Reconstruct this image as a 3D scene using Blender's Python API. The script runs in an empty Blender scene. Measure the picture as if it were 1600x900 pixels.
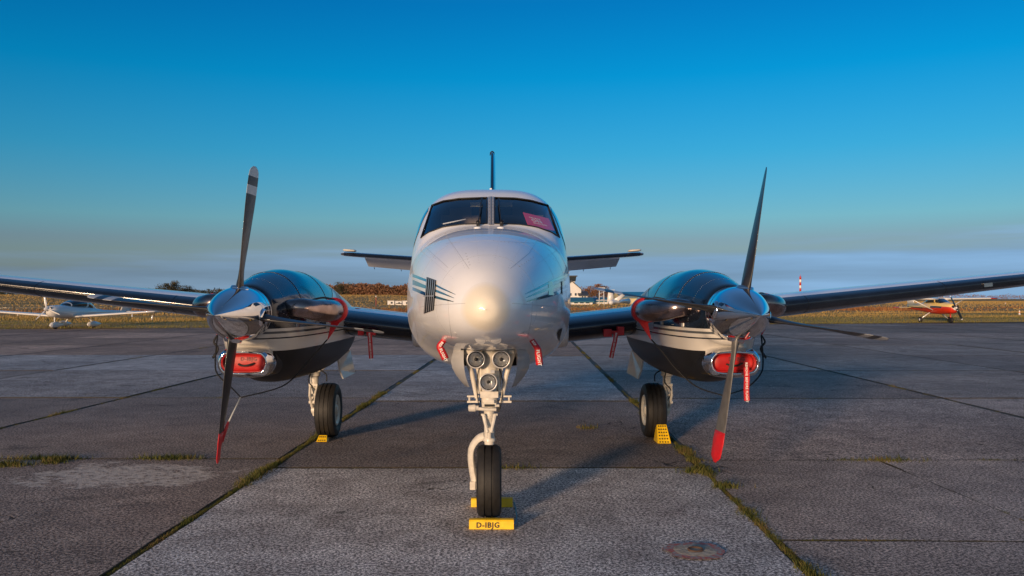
import bpy, bmesh, math, random
import numpy as np
from mathutils import Vector, Matrix, noise
random.seed(7); RNG = np.random.default_rng(7)
PI = math.pi
S = bpy.context.scene
C = S.collection
R = math.radians
# ------------------------------------------------------------------ camera
F = 1360.0; CX = 762.0; HY = 467.0; CH = 1.62
cd = bpy.data.cameras.new('camera'); cam = bpy.data.objects.new('camera', cd); C.objects.link(cam)
cam.location = (0, 0, CH); cam.rotation_euler = (PI/2, 0, 0)
cd.sensor_width = 36; cd.lens = 36*F/1600; cd.shift_x = (800-CX)/1600; cd.shift_y = (HY-450)/1600
cd.clip_start = .1; cd.clip_end = 20000
S.camera = cam
# ------------------------------------------------------------------ light
SUN_AZ = R(-153); SUN_EL = R(7)
sd = Vector((math.sin(SUN_AZ)*math.cos(SUN_EL), math.cos(SUN_AZ)*math.cos(SUN_EL), math.sin(SUN_EL)))
sl = bpy.data.lights.new('sun', 'SUN'); sl.energy = 2.2; sl.angle = R(6); sl.color = (1, .68, .42)
so = bpy.data.objects.new('sun', sl); C.objects.link(so); so.rotation_euler = (-sd).to_track_quat('-Z', 'Y').to_euler()
so.location = (-20, -20, 30)
W = bpy.data.worlds.new('World'); S.world = W; W.use_nodes = True
nt = W.node_tree; N = nt.nodes; L = nt.links
bg = N['Background']
sky = N.new('ShaderNodeTexSky'); sky.sky_type = 'NISHITA'; sky.sun_disc = False
sky.sun_elevation = SUN_EL; sky.sun_rotation = SUN_AZ; sky.air_density = 1.0; sky.dust_density = .4; sky.ozone_density = 3
tc = N.new('ShaderNodeTexCoord'); sep = N.new('ShaderNodeSeparateXYZ'); L.new(tc.outputs['Generated'], sep.inputs[0])
tint = N.new('ShaderNodeValToRGB'); L.new(sep.outputs[2], tint.inputs[0])
SKYR = [(0, (.36, .41, .54)), (.065, (.365, .405, .55)), (.09, (.34, .53, .63)), (.162, (.124, .566, .72)), (.2446, (.008, .561, .776)), (.322, (.006, .449, .724)), (.6, (.55, .72, .84)), (1, (.8, .8, .8))]
cr = tint.color_ramp
while len(cr.elements) < len(SKYR): cr.elements.new(.5)
for e, (p, c) in zip(cr.elements, SKYR): e.position = p
for e, (p, c) in zip(cr.elements, SKYR): e.color = (*c, 1)
mul = N.new('ShaderNodeMixRGB'); mul.blend_type = 'MULTIPLY'; mul.inputs[0].default_value = 1
# the processed blue belongs to the sky opposite the sun; towards the sun the plain daylight sky takes over
tf = N.new('ShaderNodeMapRange'); tf.interpolation_type = 'SMOOTHSTEP'; tf.inputs['From Min'].default_value = .55; tf.inputs['From Max'].default_value = -.6; L.new(sep.outputs[1], tf.inputs[0])
tm = N.new('ShaderNodeMixRGB'); L.new(tf.outputs[0], tm.inputs[0]); L.new(tint.outputs[0], tm.inputs[1]); tm.inputs[2].default_value = (.72, .66, .62, 1)
L.new(sky.outputs[0], mul.inputs[1]); L.new(tm.outputs[0], mul.inputs[2])
# low cloud bank, streaks along the horizon
mp = N.new('ShaderNodeMapping'); mp.inputs['Scale'].default_value = (2.0, 2.0, 30); L.new(tc.outputs['Generated'], mp.inputs[0])
cn = N.new('ShaderNodeTexNoise'); cn.inputs['Scale'].default_value = 1.6; cn.inputs['Detail'].default_value = 5; L.new(mp.outputs[0], cn.inputs['Vector'])
def wmath(op, a, b=None, clamp=False):
    n = N.new('ShaderNodeMath'); n.operation = op; n.use_clamp = clamp
    for i, v in enumerate((a, b)):
        if v is None: continue
        if isinstance(v, (int, float)): n.inputs[i].default_value = v
        else: L.new(v, n.inputs[i])
    return n.outputs[0]
zz = wmath('SUBTRACT', wmath('SUBTRACT', sep.outputs[2], wmath('MULTIPLY', sep.outputs[0], .014)), wmath('MULTIPLY', wmath('SUBTRACT', cn.outputs['Fac'], .5), .055))
mr = N.new('ShaderNodeMapRange'); mr.interpolation_type = 'SMOOTHSTEP'; mr.inputs['From Min'].default_value = .062; mr.inputs['From Max'].default_value = .036
L.new(zz, mr.inputs[0])
cl = N.new('ShaderNodeMixRGB'); L.new(wmath('MULTIPLY', mr.outputs[0], .9), cl.inputs[0]); L.new(mul.outputs[0], cl.inputs[1])
cc = N.new('ShaderNodeValToRGB'); L.new(cn.outputs['Fac'], cc.inputs[0])
cc.color_ramp.elements[0].position = .35; cc.color_ramp.elements[0].color = (.84, 1.35, 1.95, 1)
cc.color_ramp.elements[1].position = .68; cc.color_ramp.elements[1].color = (1.2, 1.98, 2.95, 1)
cx_ = N.new('ShaderNodeMapRange'); cx_.inputs['From Min'].default_value = -.5; cx_.inputs['From Max'].default_value = .4; L.new(sep.outputs[0], cx_.inputs[0])
cd2 = N.new('ShaderNodeMixRGB'); cd2.blend_type = 'MULTIPLY'; cd2.inputs[0].default_value = 1; cd3 = N.new('ShaderNodeMixRGB'); L.new(cx_.outputs[0], cd3.inputs[0]); cd3.inputs[1].default_value = (.83, .78, .74, 1); cd3.inputs[2].default_value = (1.02, 1.14, 1.24, 1)
L.new(cc.outputs[0], cd2.inputs[1]); L.new(cd3.outputs[0], cd2.inputs[2]); L.new(cd2.outputs[0], cl.inputs[2]); L.new(cl.outputs[0], bg.inputs['Color'])
bg.inputs['Strength'].default_value = .115
S.view_settings.view_transform = 'Standard'; S.view_settings.look = 'None'; S.view_settings.exposure = 0.88; S.view_settings.gamma = 1
# ------------------------------------------------------------------ materials
def mat(name, col, rough=.5, metal=0, coat=0, spec=.5, bump=None, mottle=None, trans=0, alpha=None, sheen=0, emit=None):
    m = bpy.data.materials.new(name); m.use_nodes = True; t = m.node_tree; b = t.nodes['Principled BSDF']
    b.inputs['Base Color'].default_value = (*col, 1); b.inputs['Roughness'].default_value = rough; b.inputs['Metallic'].default_value = metal
    b.inputs['Coat Weight'].default_value = coat; b.inputs['Coat Roughness'].default_value = .03
    b.inputs['Specular IOR Level'].default_value = spec; b.inputs['Transmission Weight'].default_value = trans
    if sheen: b.inputs['Sheen Weight'].default_value = sheen
    if emit: b.inputs['Emission Color'].default_value = (*emit[0], 1); b.inputs['Emission Strength'].default_value = emit[1]
    g = t.nodes.new('ShaderNodeNewGeometry')
    if mottle:   # (scale, amount)
        n = t.nodes.new('ShaderNodeTexNoise'); n.inputs['Scale'].default_value = mottle[0]; n.inputs['Detail'].default_value = 6
        t.links.new(g.outputs['Position'], n.inputs['Vector'])
        r = t.nodes.new('ShaderNodeValToRGB'); a = mottle[1]
        r.color_ramp.elements[0].position = .3; r.color_ramp.elements[1].position = .7
        r.color_ramp.elements[0].color = (*[max(0, v*(1-a)) for v in col], 1); r.color_ramp.elements[1].color = (*[min(1, v*(1+a)) for v in col], 1)
        t.links.new(n.outputs['Fac'], r.inputs[0]); t.links.new(r.outputs[0], b.inputs['Base Color'])
        q = t.nodes.new('ShaderNodeMapRange'); q.inputs['To Min'].default_value = max(0, rough*(1-a)); q.inputs['To Max'].default_value = min(1, rough*(1+a))
        t.links.new(n.outputs['Fac'], q.inputs[0]); t.links.new(q.outputs[0], b.inputs['Roughness'])
    if bump:     # (scale, strength, distance)
        n = t.nodes.new('ShaderNodeTexNoise'); n.inputs['Scale'].default_value = bump[0]; n.inputs['Detail'].default_value = 4
        t.links.new(g.outputs['Position'], n.inputs['Vector'])
        u = t.nodes.new('ShaderNodeBump'); u.inputs['Strength'].default_value = bump[1]; u.inputs['Distance'].default_value = bump[2]
        t.links.new(n.outputs['Fac'], u.inputs['Height']); t.links.new(u.outputs[0], b.inputs['Normal'])
    return m
M = {}
M['white'] = mat('aircraft_white_paint', (.93, .93, .94), .3, coat=.7, mottle=(3, .04), bump=(2.2, .12, .01))
def radome_mat():
    m = mat('radome_cream_paint', (.84, .76, .6), .42, coat=.3); t = m.node_tree
    g = t.nodes.new('ShaderNodeNewGeometry'); q = t.nodes.new('ShaderNodeSeparateXYZ'); t.links.new(g.outputs['Position'], q.inputs[0])
    r = t.nodes.new('ShaderNodeMapRange'); r.interpolation_type = 'SMOOTHSTEP'; r.inputs['From Min'].default_value = 4.915; r.inputs['From Max'].default_value = 4.985; t.links.new(q.outputs[1], r.inputs[0])
    x = t.nodes.new('ShaderNodeMixRGB'); t.links.new(r.outputs[0], x.inputs[0]); x.inputs[1].default_value = (.84, .78, .66, 1); x.inputs[2].default_value = (.88, .88, .89, 1)
    t.links.new(x.outputs[0], t.nodes['Principled BSDF'].inputs['Base Color']); return m
M['cream'] = radome_mat()
M['silver'] = mat('silver_paint', (.55, .55, .56), .3, .3, coat=.6)
M['black'] = mat('gloss_black_paint', (.006, .012, .022), .12, coat=1, spec=.6, bump=(3, .05, .01))
M['boot'] = mat('rubber_deicing_boot', (.008, .013, .026), .22, coat=.5, mottle=(8, .3))
M['chrome'] = mat('polished_chrome', (.78, .78, .8), .04, 1, mottle=(5, .04), bump=(4, .05, .004))
M['exhaust'] = mat('heat_tinted_exhaust', (.36, .27, .25), .2, 1, mottle=(9, .35), bump=(12, .2, .01))
M['steel'] = mat('brushed_steel', (.45, .45, .46), .32, 1, mottle=(20, .15))
M['blade'] = mat('propeller_blade_paint', (.022, .022, .025), .42, coat=.12, mottle=(12, .3))
M['bladelit'] = mat('sunlit_grey_blade_paint', (.16, .155, .15), .4, .2, mottle=(15, .2))  # sunlit look of the right propeller's lower blade, put into its base colour
M['band'] = mat('silver_tip_band', (.5, .52, .54), .4)
M['red'] = mat('red_vinyl_cover', (.55, .012, .02), .42, bump=(14, .5, .02), mottle=(10, .15))
M['redplug'] = mat('red_foam_plug_vinyl', (.42, .006, .006), .45, coat=.05, bump=(11, .35, .01), mottle=(10, .15))
M['strap'] = mat('black_webbing', (.012, .012, .013), .7)
M['cord'] = mat('grey_cord', (.4, .42, .42), .5)
M['gear'] = mat('landing_gear_cream_enamel', (.66, .62, .55), .35, coat=.3, mottle=(25, .12))
M['door'] = mat('gear_door_paint', (.5, .5, .5), .35, coat=.3, mottle=(8, .1))
M['dark'] = mat('dark_recess', (.012, .012, .013), .7)
M['cockpit'] = mat('cockpit_interior', (.05, .07, .10), .8)
M['leather'] = mat('seat_leather', (.20, .15, .12), .5)
M['visor'] = mat('sun_visor', (.55, .5, .3), .6)
M['tyre'] = mat('tyre_rubber', (.014, .013, .013), .62, mottle=(30, .25), bump=(90, .25, .004))
M['rim'] = mat('wheel_rim_enamel', (.6, .58, .52), .4, coat=.3, mottle=(20, .1))
M['yellow'] = mat('yellow_chock_paint', (.92, .56, .012), .45, mottle=(22, .12), bump=(60, .2, .004))
M['ink'] = mat('black_ink', (.02, .02, .02), .6)
M['letter'] = mat('white_lettering', (.85, .82, .8), .6)
M['stripe'] = mat('slate_stripe_paint', (.07, .13, .17), .15, coat=1)
M['stripedark'] = mat('black_stripe_paint', (.01, .014, .018), .15, coat=1)
M['line'] = mat('panel_joint', (.3, .31, .34), .5)
M['lens'] = mat('lamp_glass', (.5, .52, .55), .06, .7, coat=1, bump=(70, .6, .01))
M['frame'] = mat('window_post_grey', (.3, .31, .34), .35, coat=.4)
M['rubber'] = mat('black_rubber_seal', (.012, .012, .014), .5)
M['redpaint'] = mat('red_aircraft_paint', (.55, .03, .01), .25, coat=.8)
M['ltwhite'] = mat('light_aircraft_white', (.74, .73, .72), .25, coat=.7)
M['ylpaint'] = mat('cream_aircraft_paint', (.85, .62, .22), .3, coat=.6)
M['wire'] = mat('blue_rope', (.05, .3, .5), .6)
M['orange'] = mat('orange_marker', (.8, .25, .05), .5)
def glass_mat(name, col, a):
    m = bpy.data.materials.new(name); m.use_nodes = True; t = m.node_tree
    o = t.nodes['Material Output']; t.nodes.remove(t.nodes['Principled BSDF'])
    g = t.nodes.new('ShaderNodeBsdfGlossy'); g.inputs['Roughness'].default_value = .02; g.inputs['Color'].default_value = (.9, .95, 1, 1)
    tr = t.nodes.new('ShaderNodeBsdfTransparent'); tr.inputs['Color'].default_value = (*col, 1)
    fr = t.nodes.new('ShaderNodeFresnel'); ge = t.nodes.new('ShaderNodeNewGeometry'); io = t.nodes.new('ShaderNodeMapRange'); io.inputs['To Min'].default_value = 1.5; io.inputs['To Max'].default_value = 1/1.5; t.links.new(ge.outputs['Backfacing'], io.inputs[0]); t.links.new(io.outputs[0], fr.inputs['IOR'])
    ad = t.nodes.new('ShaderNodeMath'); ad.operation = 'ADD'; ad.inputs[1].default_value = a; ad.use_clamp = True
    mx = t.nodes.new('ShaderNodeMixShader'); t.links.new(fr.outputs[0], ad.inputs[0]); t.links.new(ad.outputs[0], mx.inputs[0])
    t.links.new(tr.outputs[0], mx.inputs[1]); t.links.new(g.outputs[0], mx.inputs[2]); t.links.new(mx.outputs[0], o.inputs[0])
    return m
M['glass'] = glass_mat('tinted_windshield_glass', (.86, .9, .94), .04)
# nacelle livery: black top, cream and black pinstripes, black belly
def livery():
    m = mat('nacelle_livery_paint', (.5, .5, .5), .13, coat=1, bump=(3, .06, .01)); t = m.node_tree; b = t.nodes['Principled BSDF']
    g = t.nodes.new('ShaderNodeNewGeometry'); s = t.nodes.new('ShaderNodeSeparateXYZ'); t.links.new(g.outputs['Position'], s.inputs[0])
    # z minus gentle fall towards the rear
    f = t.nodes.new('ShaderNodeMath'); f.operation = 'MULTIPLY_ADD'; t.links.new(s.outputs[1], f.inputs[0]); f.inputs[1].default_value = .001; t.links.new(s.outputs[2], f.inputs[2])
    q = t.nodes.new('ShaderNodeMapRange'); q.inputs['From Min'].default_value = 1.0; q.inputs['From Max'].default_value = 2.0; t.links.new(f.outputs[0], q.inputs[0])
    r = t.nodes.new('ShaderNodeValToRGB'); r.color_ramp.interpolation = 'CONSTANT'; t.links.new(q.outputs[0], r.inputs[0])
    blk = (.006, .011, .02, 1); sil = (.62, .6, .56, 1); gr = (.09, .1, .11, 1)
    st = [(0, (.010, .011, .014, 1)), (.197, sil), (.297, blk), (.312, sil), (.340, gr), (.362, sil), (.384, blk)]
    while len(r.color_ramp.elements) < len(st): r.color_ramp.elements.new(.9)
    for e, (p, c) in zip(r.color_ramp.elements, st): e.position = p
    for e, (p, c) in zip(r.color_ramp.elements, st): e.color = c
    t.links.new(r.outputs[0], b.inputs['Base Color'])
    k = t.nodes.new('ShaderNodeMath'); k.operation = 'GREATER_THAN'; k.inputs[1].default_value = .197; t.links.new(q.outputs[0], k.inputs[0])
    for nm, lo, hi in (('Coat Weight', .12, .45), ('Roughness', .5, .16), ('Specular IOR Level', .3, .28)):
        w = t.nodes.new('ShaderNodeMapRange'); w.inputs['To Min'].default_value = lo; w.inputs['To Max'].default_value = hi; t.links.new(k.outputs[0], w.inputs[0]); t.links.new(w.outputs[0], b.inputs[nm])
    return m
M['livery'] = livery()
# ------------------------------------------------------------------ builders
WL = {}      # world location of each empty/part while building (all unrotated)
SH = .0085   # the aircraft stands about half a degree askew to the line of sight
def askew(v): return (v[0]+SH*(v[1]-6), v[1], v[2])
def P(px, py, d, plane=True):
    x = (px-CX)*d/F
    return Vector((x-(SH*(d-6) if plane else 0), d, CH-(py-HY)*d/F))
class MB:
    def __init__(s): s.v = []; s.f = []; s.m = []; s.cur = 0; s.sm = []; s.smooth = True
    def vert(s, p): s.v.append(tuple(p)); return len(s.v)-1
    def face(s, idx): s.f.append(tuple(idx)); s.m.append(s.cur); s.sm.append(s.smooth)
    def ring_loft(s, rings, close=True, cap0=False, cap1=False):
        ids = [[s.vert(p) for p in r] for r in rings]
        n = len(ids[0])
        for a, b in zip(ids[:-1], ids[1:]):
            for i in range(n if close else n-1):
                j = (i+1) % n; s.face((a[i], a[j], b[j], b[i]))
        if cap0: s.face(ids[0][::-1])
        if cap1: s.face(ids[-1])
        return ids
    def box(s, c, sz, rot=None, sm=False, taper=1):
        o = s.smooth; s.smooth = sm; c = Vector(c); h = Vector(sz)/2; base = len(s.v)
        for z in (-1, 1):
            k = taper if z > 0 else 1
            for x, y in ((-1, -1), (1, -1), (1, 1), (-1, 1)):
                p = Vector((x*h.x*k, y*h.y*k, z*h.z))
                if rot is not None: p = rot @ p
                s.vert(p+c)
        for q in ((3, 2, 1, 0), (4, 5, 6, 7), (0, 1, 5, 4), (1, 2, 6, 5), (2, 3, 7, 6), (3, 0, 4, 7)): s.face([base+i for i in q])
        s.smooth = o
    def tube(s, pts, rad, n=12, cap=True, flat=1.0, up=None):
        pts = [Vector(p) for p in pts]
        if not isinstance(rad, (list, tuple)): rad = [rad]*len(pts)
        rings = []; prev = up
        for i, p in enumerate(pts):
            t = (pts[min(i+1, len(pts)-1)]-pts[max(i-1, 0)]).normalized()
            u = Vector(prev) if prev is not None else (Vector((0, 0, 1)) if abs(t.z) < .9 else Vector((1, 0, 0)))
            u = (u-t*u.dot(t)).normalized(); w = t.cross(u)
            prev = u
            rings.append([p+(u*math.cos(a)+w*math.sin(a)*flat)*rad[i] for a in [2*PI*k/n for k in range(n)]])
        s.ring_loft(rings, True, cap, cap)
    def lathe(s, c, axis, prof, n=32, cap=False):
        c = Vector(c); a = Vector(axis).normalized(); u = a.orthogonal().normalized(); w = a.cross(u)
        s.ring_loft([[c+a*h+(u*math.cos(t)+w*math.sin(t))*r for t in [2*PI*k/n for k in range(n)]] for h, r in prof], True, cap, cap)
    def prism(s, poly, ext):
        """poly: coplanar 3-D points, ext: extrusion vector"""
        o = s.smooth; s.smooth = False; ext = Vector(ext)
        a = [s.vert(p) for p in poly]; b = [s.vert(Vector(p)+ext) for p in poly]; n = len(a)
        s.face(a[::-1]); s.face(b)
        for i in range(n): s.face((a[i], a[(i+1) % n], b[(i+1) % n], b[i]))
        s.smooth = o
    def sphere(s, c, r, n=16, sc=(1, 1, 1)):
        c = Vector(c); k = n//2
        s.ring_loft([[c+Vector((math.sin(p)*math.cos(t)*sc[0], math.sin(p)*math.sin(t)*sc[1], math.cos(p)*sc[2]))*r for t in [2*PI*i/n for i in range(n)]] for p in [.02+(PI-.04)*j/k for j in range(k+1)]], True, True, True)
    def build(s, name, mats, parent=None, plane=False, fix=True, origin=None):
        if not isinstance(mats, (list, tuple)): mats = [mats]
        v = [askew(p) for p in s.v] if plane else s.v
        a = np.array(v); lo = a.min(0); hi = a.max(0)
        c = Vector(origin) if origin is not None else Vector(((lo[0]+hi[0])/2, (lo[1]+hi[1])/2, lo[2] if parent is None else (lo[2]+hi[2])/2))
        me = bpy.data.meshes.new(name); me.from_pydata([tuple(x) for x in (a-np.array(c))], [], s.f)
        for m in mats: me.materials.append(m)
        me.polygons.foreach_set('material_index', s.m); me.polygons.foreach_set('use_smooth', s.sm)
        if fix:
            bm = bmesh.new(); bm.from_mesh(me); bmesh.ops.remove_doubles(bm, verts=bm.verts, dist=1e-5)
            bmesh.ops.recalc_face_normals(bm, faces=bm.faces); bm.to_mesh(me); bm.free()
        me.update()
        ob = bpy.data.objects.new(name, me); C.objects.link(ob)
        base = WL[parent.name] if parent else Vector((0, 0, 0))
        ob.location = c-base; WL[ob.name] = c
        if parent: ob.parent = parent
        return ob
def tag(o, label=None, cat=None, group=None, kind=None):
    if label: o['label'] = label
    if cat: o['category'] = cat
    if group: o['group'] = group
    if kind: o['kind'] = kind
    return o
def thing(name, label, cat, loc=(0, 0, 0), group=None):
    o = bpy.data.objects.new(name, None); C.objects.link(o); o.location = loc; WL[o.name] = Vector(loc); o.empty_display_size = .3
    return tag(o, label, cat, group)
def copy_tree(o, parent=None):
    c = o.copy(); C.objects.link(c); c.parent = parent
    for ch in list(o.children): copy_tree(ch, c)
    return c
def autosmooth(ob, ang=35):
    me = ob.data; bm = bmesh.new(); bm.from_mesh(me)
    for e in bm.edges:
        if len(e.link_faces) == 2 and e.calc_face_angle(0) > R(ang): e.smooth = False
    bm.to_mesh(me); bm.free(); return ob
def text(name, body, size, m, parent, loc, rot, ext=.001, plane=False, align='CENTER', bold=0):
    cu = bpy.data.curves.new(name, 'FONT'); cu.body = body; cu.size = size; cu.align_x = align; cu.align_y = 'CENTER'; cu.extrude = ext; cu.offset = bold; cu.space_character = 1.12; cu.resolution_u = 2
    t = bpy.data.objects.new('tmp', cu); C.objects.link(t); bpy.context.view_layer.update()
    me = bpy.data.meshes.new_from_object(t.evaluated_get(bpy.context.evaluated_depsgraph_get())); bpy.data.objects.remove(t); bpy.data.curves.remove(cu)
    me.materials.clear(); me.materials.append(m); me.name = name
    ob = bpy.data.objects.new(name, me); C.objects.link(ob)
    loc = Vector(askew(loc)) if plane else Vector(loc)
    ob.location = loc-(WL[parent.name] if parent else Vector()); ob.rotation_euler = rot; WL[ob.name] = loc; ob.parent = parent
    return ob
def pchip(xs, ys):
    xs = np.array(xs, float); ys = np.array(ys, float); h = np.diff(xs); dl = np.diff(ys)/h; n = len(xs); m = np.zeros(n)
    for i in range(1, n-1):
        if dl[i-1]*dl[i] > 0:
            w1 = 2*h[i]+h[i-1]; w2 = h[i]+2*h[i-1]; m[i] = (w1+w2)/(w1/dl[i-1]+w2/dl[i])
    m[0] = dl[0]; m[-1] = dl[-1]
    def f(x):
        x = min(max(x, xs[0]), xs[-1]); i = min(int(np.searchsorted(xs, x, side='right')-1), n-2); t = (x-xs[i])/h[i]
        return float(ys[i]*(1+2*t)*(1-t)**2+m[i]*h[i]*t*(1-t)**2+ys[i+1]*t*t*(3-2*t)+m[i+1]*h[i]*t*t*(t-1))
    return f
class Body:
    """superellipse sections along y: columns y, half width, top, bottom, middle, upper exponent, lower exponent"""
    def __init__(s, tab, cx=0): s.t = tab; s.cx = cx; s.y0 = tab[0][0]; s.y1 = tab[-1][0]; s.f = [pchip([r[0] for r in tab], [r[i] for r in tab]) for i in range(1, 7)]
    def sec(s, y): return [f(y) for f in s.f]
    def F(s, x, y, z):
        hw, zt, zb, zc, nu, nl = s.sec(y); h = (zt-zc) if z >= zc else (zc-zb); n = nu if z >= zc else nl
        return (abs(x-s.cx)/max(hw, 1e-4))**n+(abs(z-zc)/max(h, 1e-4))**n-1
    def ring(s, y, n=96, grow=0):
        hw, zt, zb, zc, nu, nl = s.sec(y); out = []
        for k in range(n):
            a = 2*PI*k/n; c, q = math.cos(a), math.sin(a); e = nu if q >= 0 else nl; h = (zt-zc) if q >= 0 else (zc-zb)
            r = (abs(c)**e+abs(q)**e)**(-1/e)
            out.append((s.cx+(hw+grow)*r*c, y, zc+(h+grow)*r*q))
        return out
    def front(s, x, z, ymax=None):
        a = s.y0; b = ymax or s.y1
        if s.F(x, b, z) > 0: return b
        for _ in range(40):
            m = (a+b)/2
            if s.F(x, m, z) > 0: a = m
            else: b = m
        return b
    def hit(s, px, py, ymax=9.5):
        """first point of the body on the sight line through a pixel of the photograph"""
        best = None; prev = s.y0
        for k in range(1, 400):
            y = s.y0+(ymax-s.y0)*k/400; p = P(px, py, y); f = s.F(p.x, y, p.z)
            if best is None or f < best[0]: best = (f, y)
            if f < 0:
                a, b = prev, y
                for _ in range(30):
                    m = (a+b)/2; q = P(px, py, m)
                    if s.F(q.x, m, q.z) > 0: a = m
                    else: b = m
                return P(px, py, b)
            prev = y
        p = P(px, py, best[1]); hw = s.sec(best[1])
        return p
    def normal(s, p):
        e = .004; g = Vector((s.F(p.x+e, p.y, p.z)-s.F(p.x-e, p.y, p.z), s.F(p.x, p.y+e, p.z)-s.F(p.x, p.y-e, p.z), s.F(p.x, p.y, p.z+e)-s.F(p.x, p.y, p.z-e)))
        return g.normalized() if g.length > 1e-9 else Vector((0, -1, 0))
def lerp_poly(pts, t):
    pts = [Vector(p) for p in pts]; seg = [(b-a).length for a, b in zip(pts[:-1], pts[1:])]; tot = sum(seg); u = t*tot
    for i, l in enumerate(seg):
        if u <= l or i == len(seg)-1: return pts[i].lerp(pts[i+1], min(1, u/max(l, 1e-9)))
        u -= l
def bend(pts, n=6):
    """smooth a polyline (Catmull-Rom)"""
    pts = [Vector(p) for p in pts]; e = [pts[0]]+pts+[pts[-1]]; out = []
    for i in range(1, len(e)-2):
        for k in range(n):
            t = k/n; p0, p1, p2, p3 = e[i-1:i+3]
            out.append(.5*((2*p1)+(p2-p0)*t+(2*p0-5*p1+4*p2-p3)*t*t+(3*p1-p0-3*p2+p3)*t**3))
    return out+[pts[-1]]
# ================================================================== SETTING
EA, EB = Vector((-26, 46)), Vector((37, 60))           # far edge of the concrete apron
def edge_y(x): return EA.y+(x-EA.x)*(EB.y-EA.y)/(EB.x-EA.x)+.35*math.sin(x*.23)+.2*math.sin(x*.71)
def slab_material():
    m = bpy.data.materials.new('weathered_concrete'); m.use_nodes = True; t = m.node_tree; n = t.nodes; l = t.links; b = n['Principled BSDF']
    g = n.new('ShaderNodeNewGeometry'); oi = n.new('ShaderNodeObjectInfo')
    def nz(sc, det=4, rough=.6, dist=0):
        q = n.new('ShaderNodeTexNoise'); q.inputs['Scale'].default_value = sc; q.inputs['Detail'].default_value = det; q.inputs['Roughness'].default_value = rough; q.inputs['Distortion'].default_value = dist
        l.new(g.outputs['Position'], q.inputs['Vector']); return q.outputs['Fac']
    def rng(v, a, b2, c, d):
        q = n.new('ShaderNodeMapRange'); l.new(v, q.inputs[0])
        for i, w in zip((1, 2, 3, 4), (a, b2, c, d)): q.inputs[i].default_value = w
        return q.outputs[0]
    def mixc(f, a, c, mode='MIX'):
        q = n.new('ShaderNodeMixRGB'); q.blend_type = mode
        if isinstance(f, float): q.inputs[0].default_value = f
        else: l.new(f, q.inputs[0])
        for i, w in ((1, a), (2, c)):
            if isinstance(w, tuple): q.inputs[i].default_value = (*w, 1)
            else: l.new(w, q.inputs[i])
        return q.outputs[0]
    def mth(op, a, c, clamp=False):
        q = n.new('ShaderNodeMath'); q.operation = op; q.use_clamp = clamp
        for i, w in enumerate((a, c)):
            if isinstance(w, (int, float)): q.inputs[i].default_value = w
            else: l.new(w, q.inputs[i])
        return q.outputs[0]
    big = nz(.35, 5); mid = nz(2.6, 6, .65, .4); fine = nz(46, 3, .7); peb = nz(85, 2, .6)
    vor = n.new('ShaderNodeTexVoronoi'); vor.inputs['Scale'].default_value = 62; l.new(g.outputs['Position'], vor.inputs['Vector'])
    col = mixc(rng(big, .3, .7, 0, 1), (.68, .65, .62), (1.42, 1.34, 1.24))
    col = mixc(1.0, oi.outputs['Color'], col, 'MULTIPLY')
    col = mixc(rng(mid, .38, .68, 0, .55), col, (.25, .19, .165))
    col = mixc(rng(fine, .43, .57, .0, .85), mixc(1.0, col, (.30, .29, .30), 'MULTIPLY'), mixc(1.0, col, (1.6, 1.6, 1.6), 'MULTIPLY'))
    col = mixc(rng(peb, .36, .49, .9, 0), col, (.05, .052, .06))
    sp = mth('MULTIPLY', rng(vor.outputs['Distance'], .0, .30, 1, 0), rng(nz(3, 3), .42, .62, 0, .7))
    col = mixc(sp, col, (.72, .70, .68))
    vo2 = n.new('ShaderNodeTexVoronoi'); vo2.inputs['Scale'].default_value = 34; l.new(g.outputs['Position'], vo2.inputs['Vector'])
    col = mixc(mth('MULTIPLY', rng(vo2.outputs['Distance'], .12, .26, 1, 0), rng(nz(1.7, 4), .40, .62, 0, .75)), col, (.04, .042, .048))
    # pale spalled patch on the near left slab, with its own ragged outline
    s = n.new('ShaderNodeSeparateXYZ'); l.new(g.outputs['Position'], s.inputs[0])
    dx = mth('DIVIDE', mth('ADD', s.outputs[0], 3.35), .95); dy = mth('DIVIDE', mth('SUBTRACT', s.outputs[1], 8.0), .62)
    rr = mth('ADD', mth('MULTIPLY', dx, dx), mth('MULTIPLY', dy, dy))
    pat = mth('SUBTRACT', mth('ADD', rng(nz(3.2, 6, .7), .3, .7, -.9, .9), 1.0), rr)
    pm = mth('MULTIPLY', rng(pat, .15, .45, 0, 1), rng(nz(14, 4, .7), .38, .55, .1, 1))
    col = mixc(mth('MULTIPLY', pm, .9), col, (.72, .64, .57))
    # hairline cracks, dark drips and tyre-dark stains
    wv = n.new('ShaderNodeVectorMath'); wv.operation = 'ADD'; ns = n.new('ShaderNodeTexNoise'); ns.inputs['Scale'].default_value = 1.3; ns.inputs['Detail'].default_value = 6; l.new(g.outputs['Position'], ns.inputs['Vector'])
    sc_ = n.new('ShaderNodeVectorMath'); sc_.operation = 'SCALE'; sc_.inputs['Scale'].default_value = 1.5; l.new(ns.outputs['Color'], sc_.inputs[0]); l.new(g.outputs['Position'], wv.inputs[0]); l.new(sc_.outputs[0], wv.inputs[1])
    ck = n.new('ShaderNodeTexVoronoi'); ck.feature = 'DISTANCE_TO_EDGE'; ck.inputs['Scale'].default_value = .33; l.new(wv.outputs[0], ck.inputs['Vector'])
    crk = mth('MULTIPLY', rng(ck.outputs['Distance'], .0015, .005, 1, 0), rng(nz(.5, 3), .50, .58, 0, .8))
    col = mixc(crk, col, (.02, .017, .014))
    stn = rng(nz(.9, 7, .75, .8), .57, .66, 0, .5); col = mixc(stn, col, (.07, .062, .058))
    drp = n.new('ShaderNodeTexVoronoi'); drp.inputs['Scale'].default_value = 1.4; l.new(g.outputs['Position'], drp.inputs['Vector'])
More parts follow.
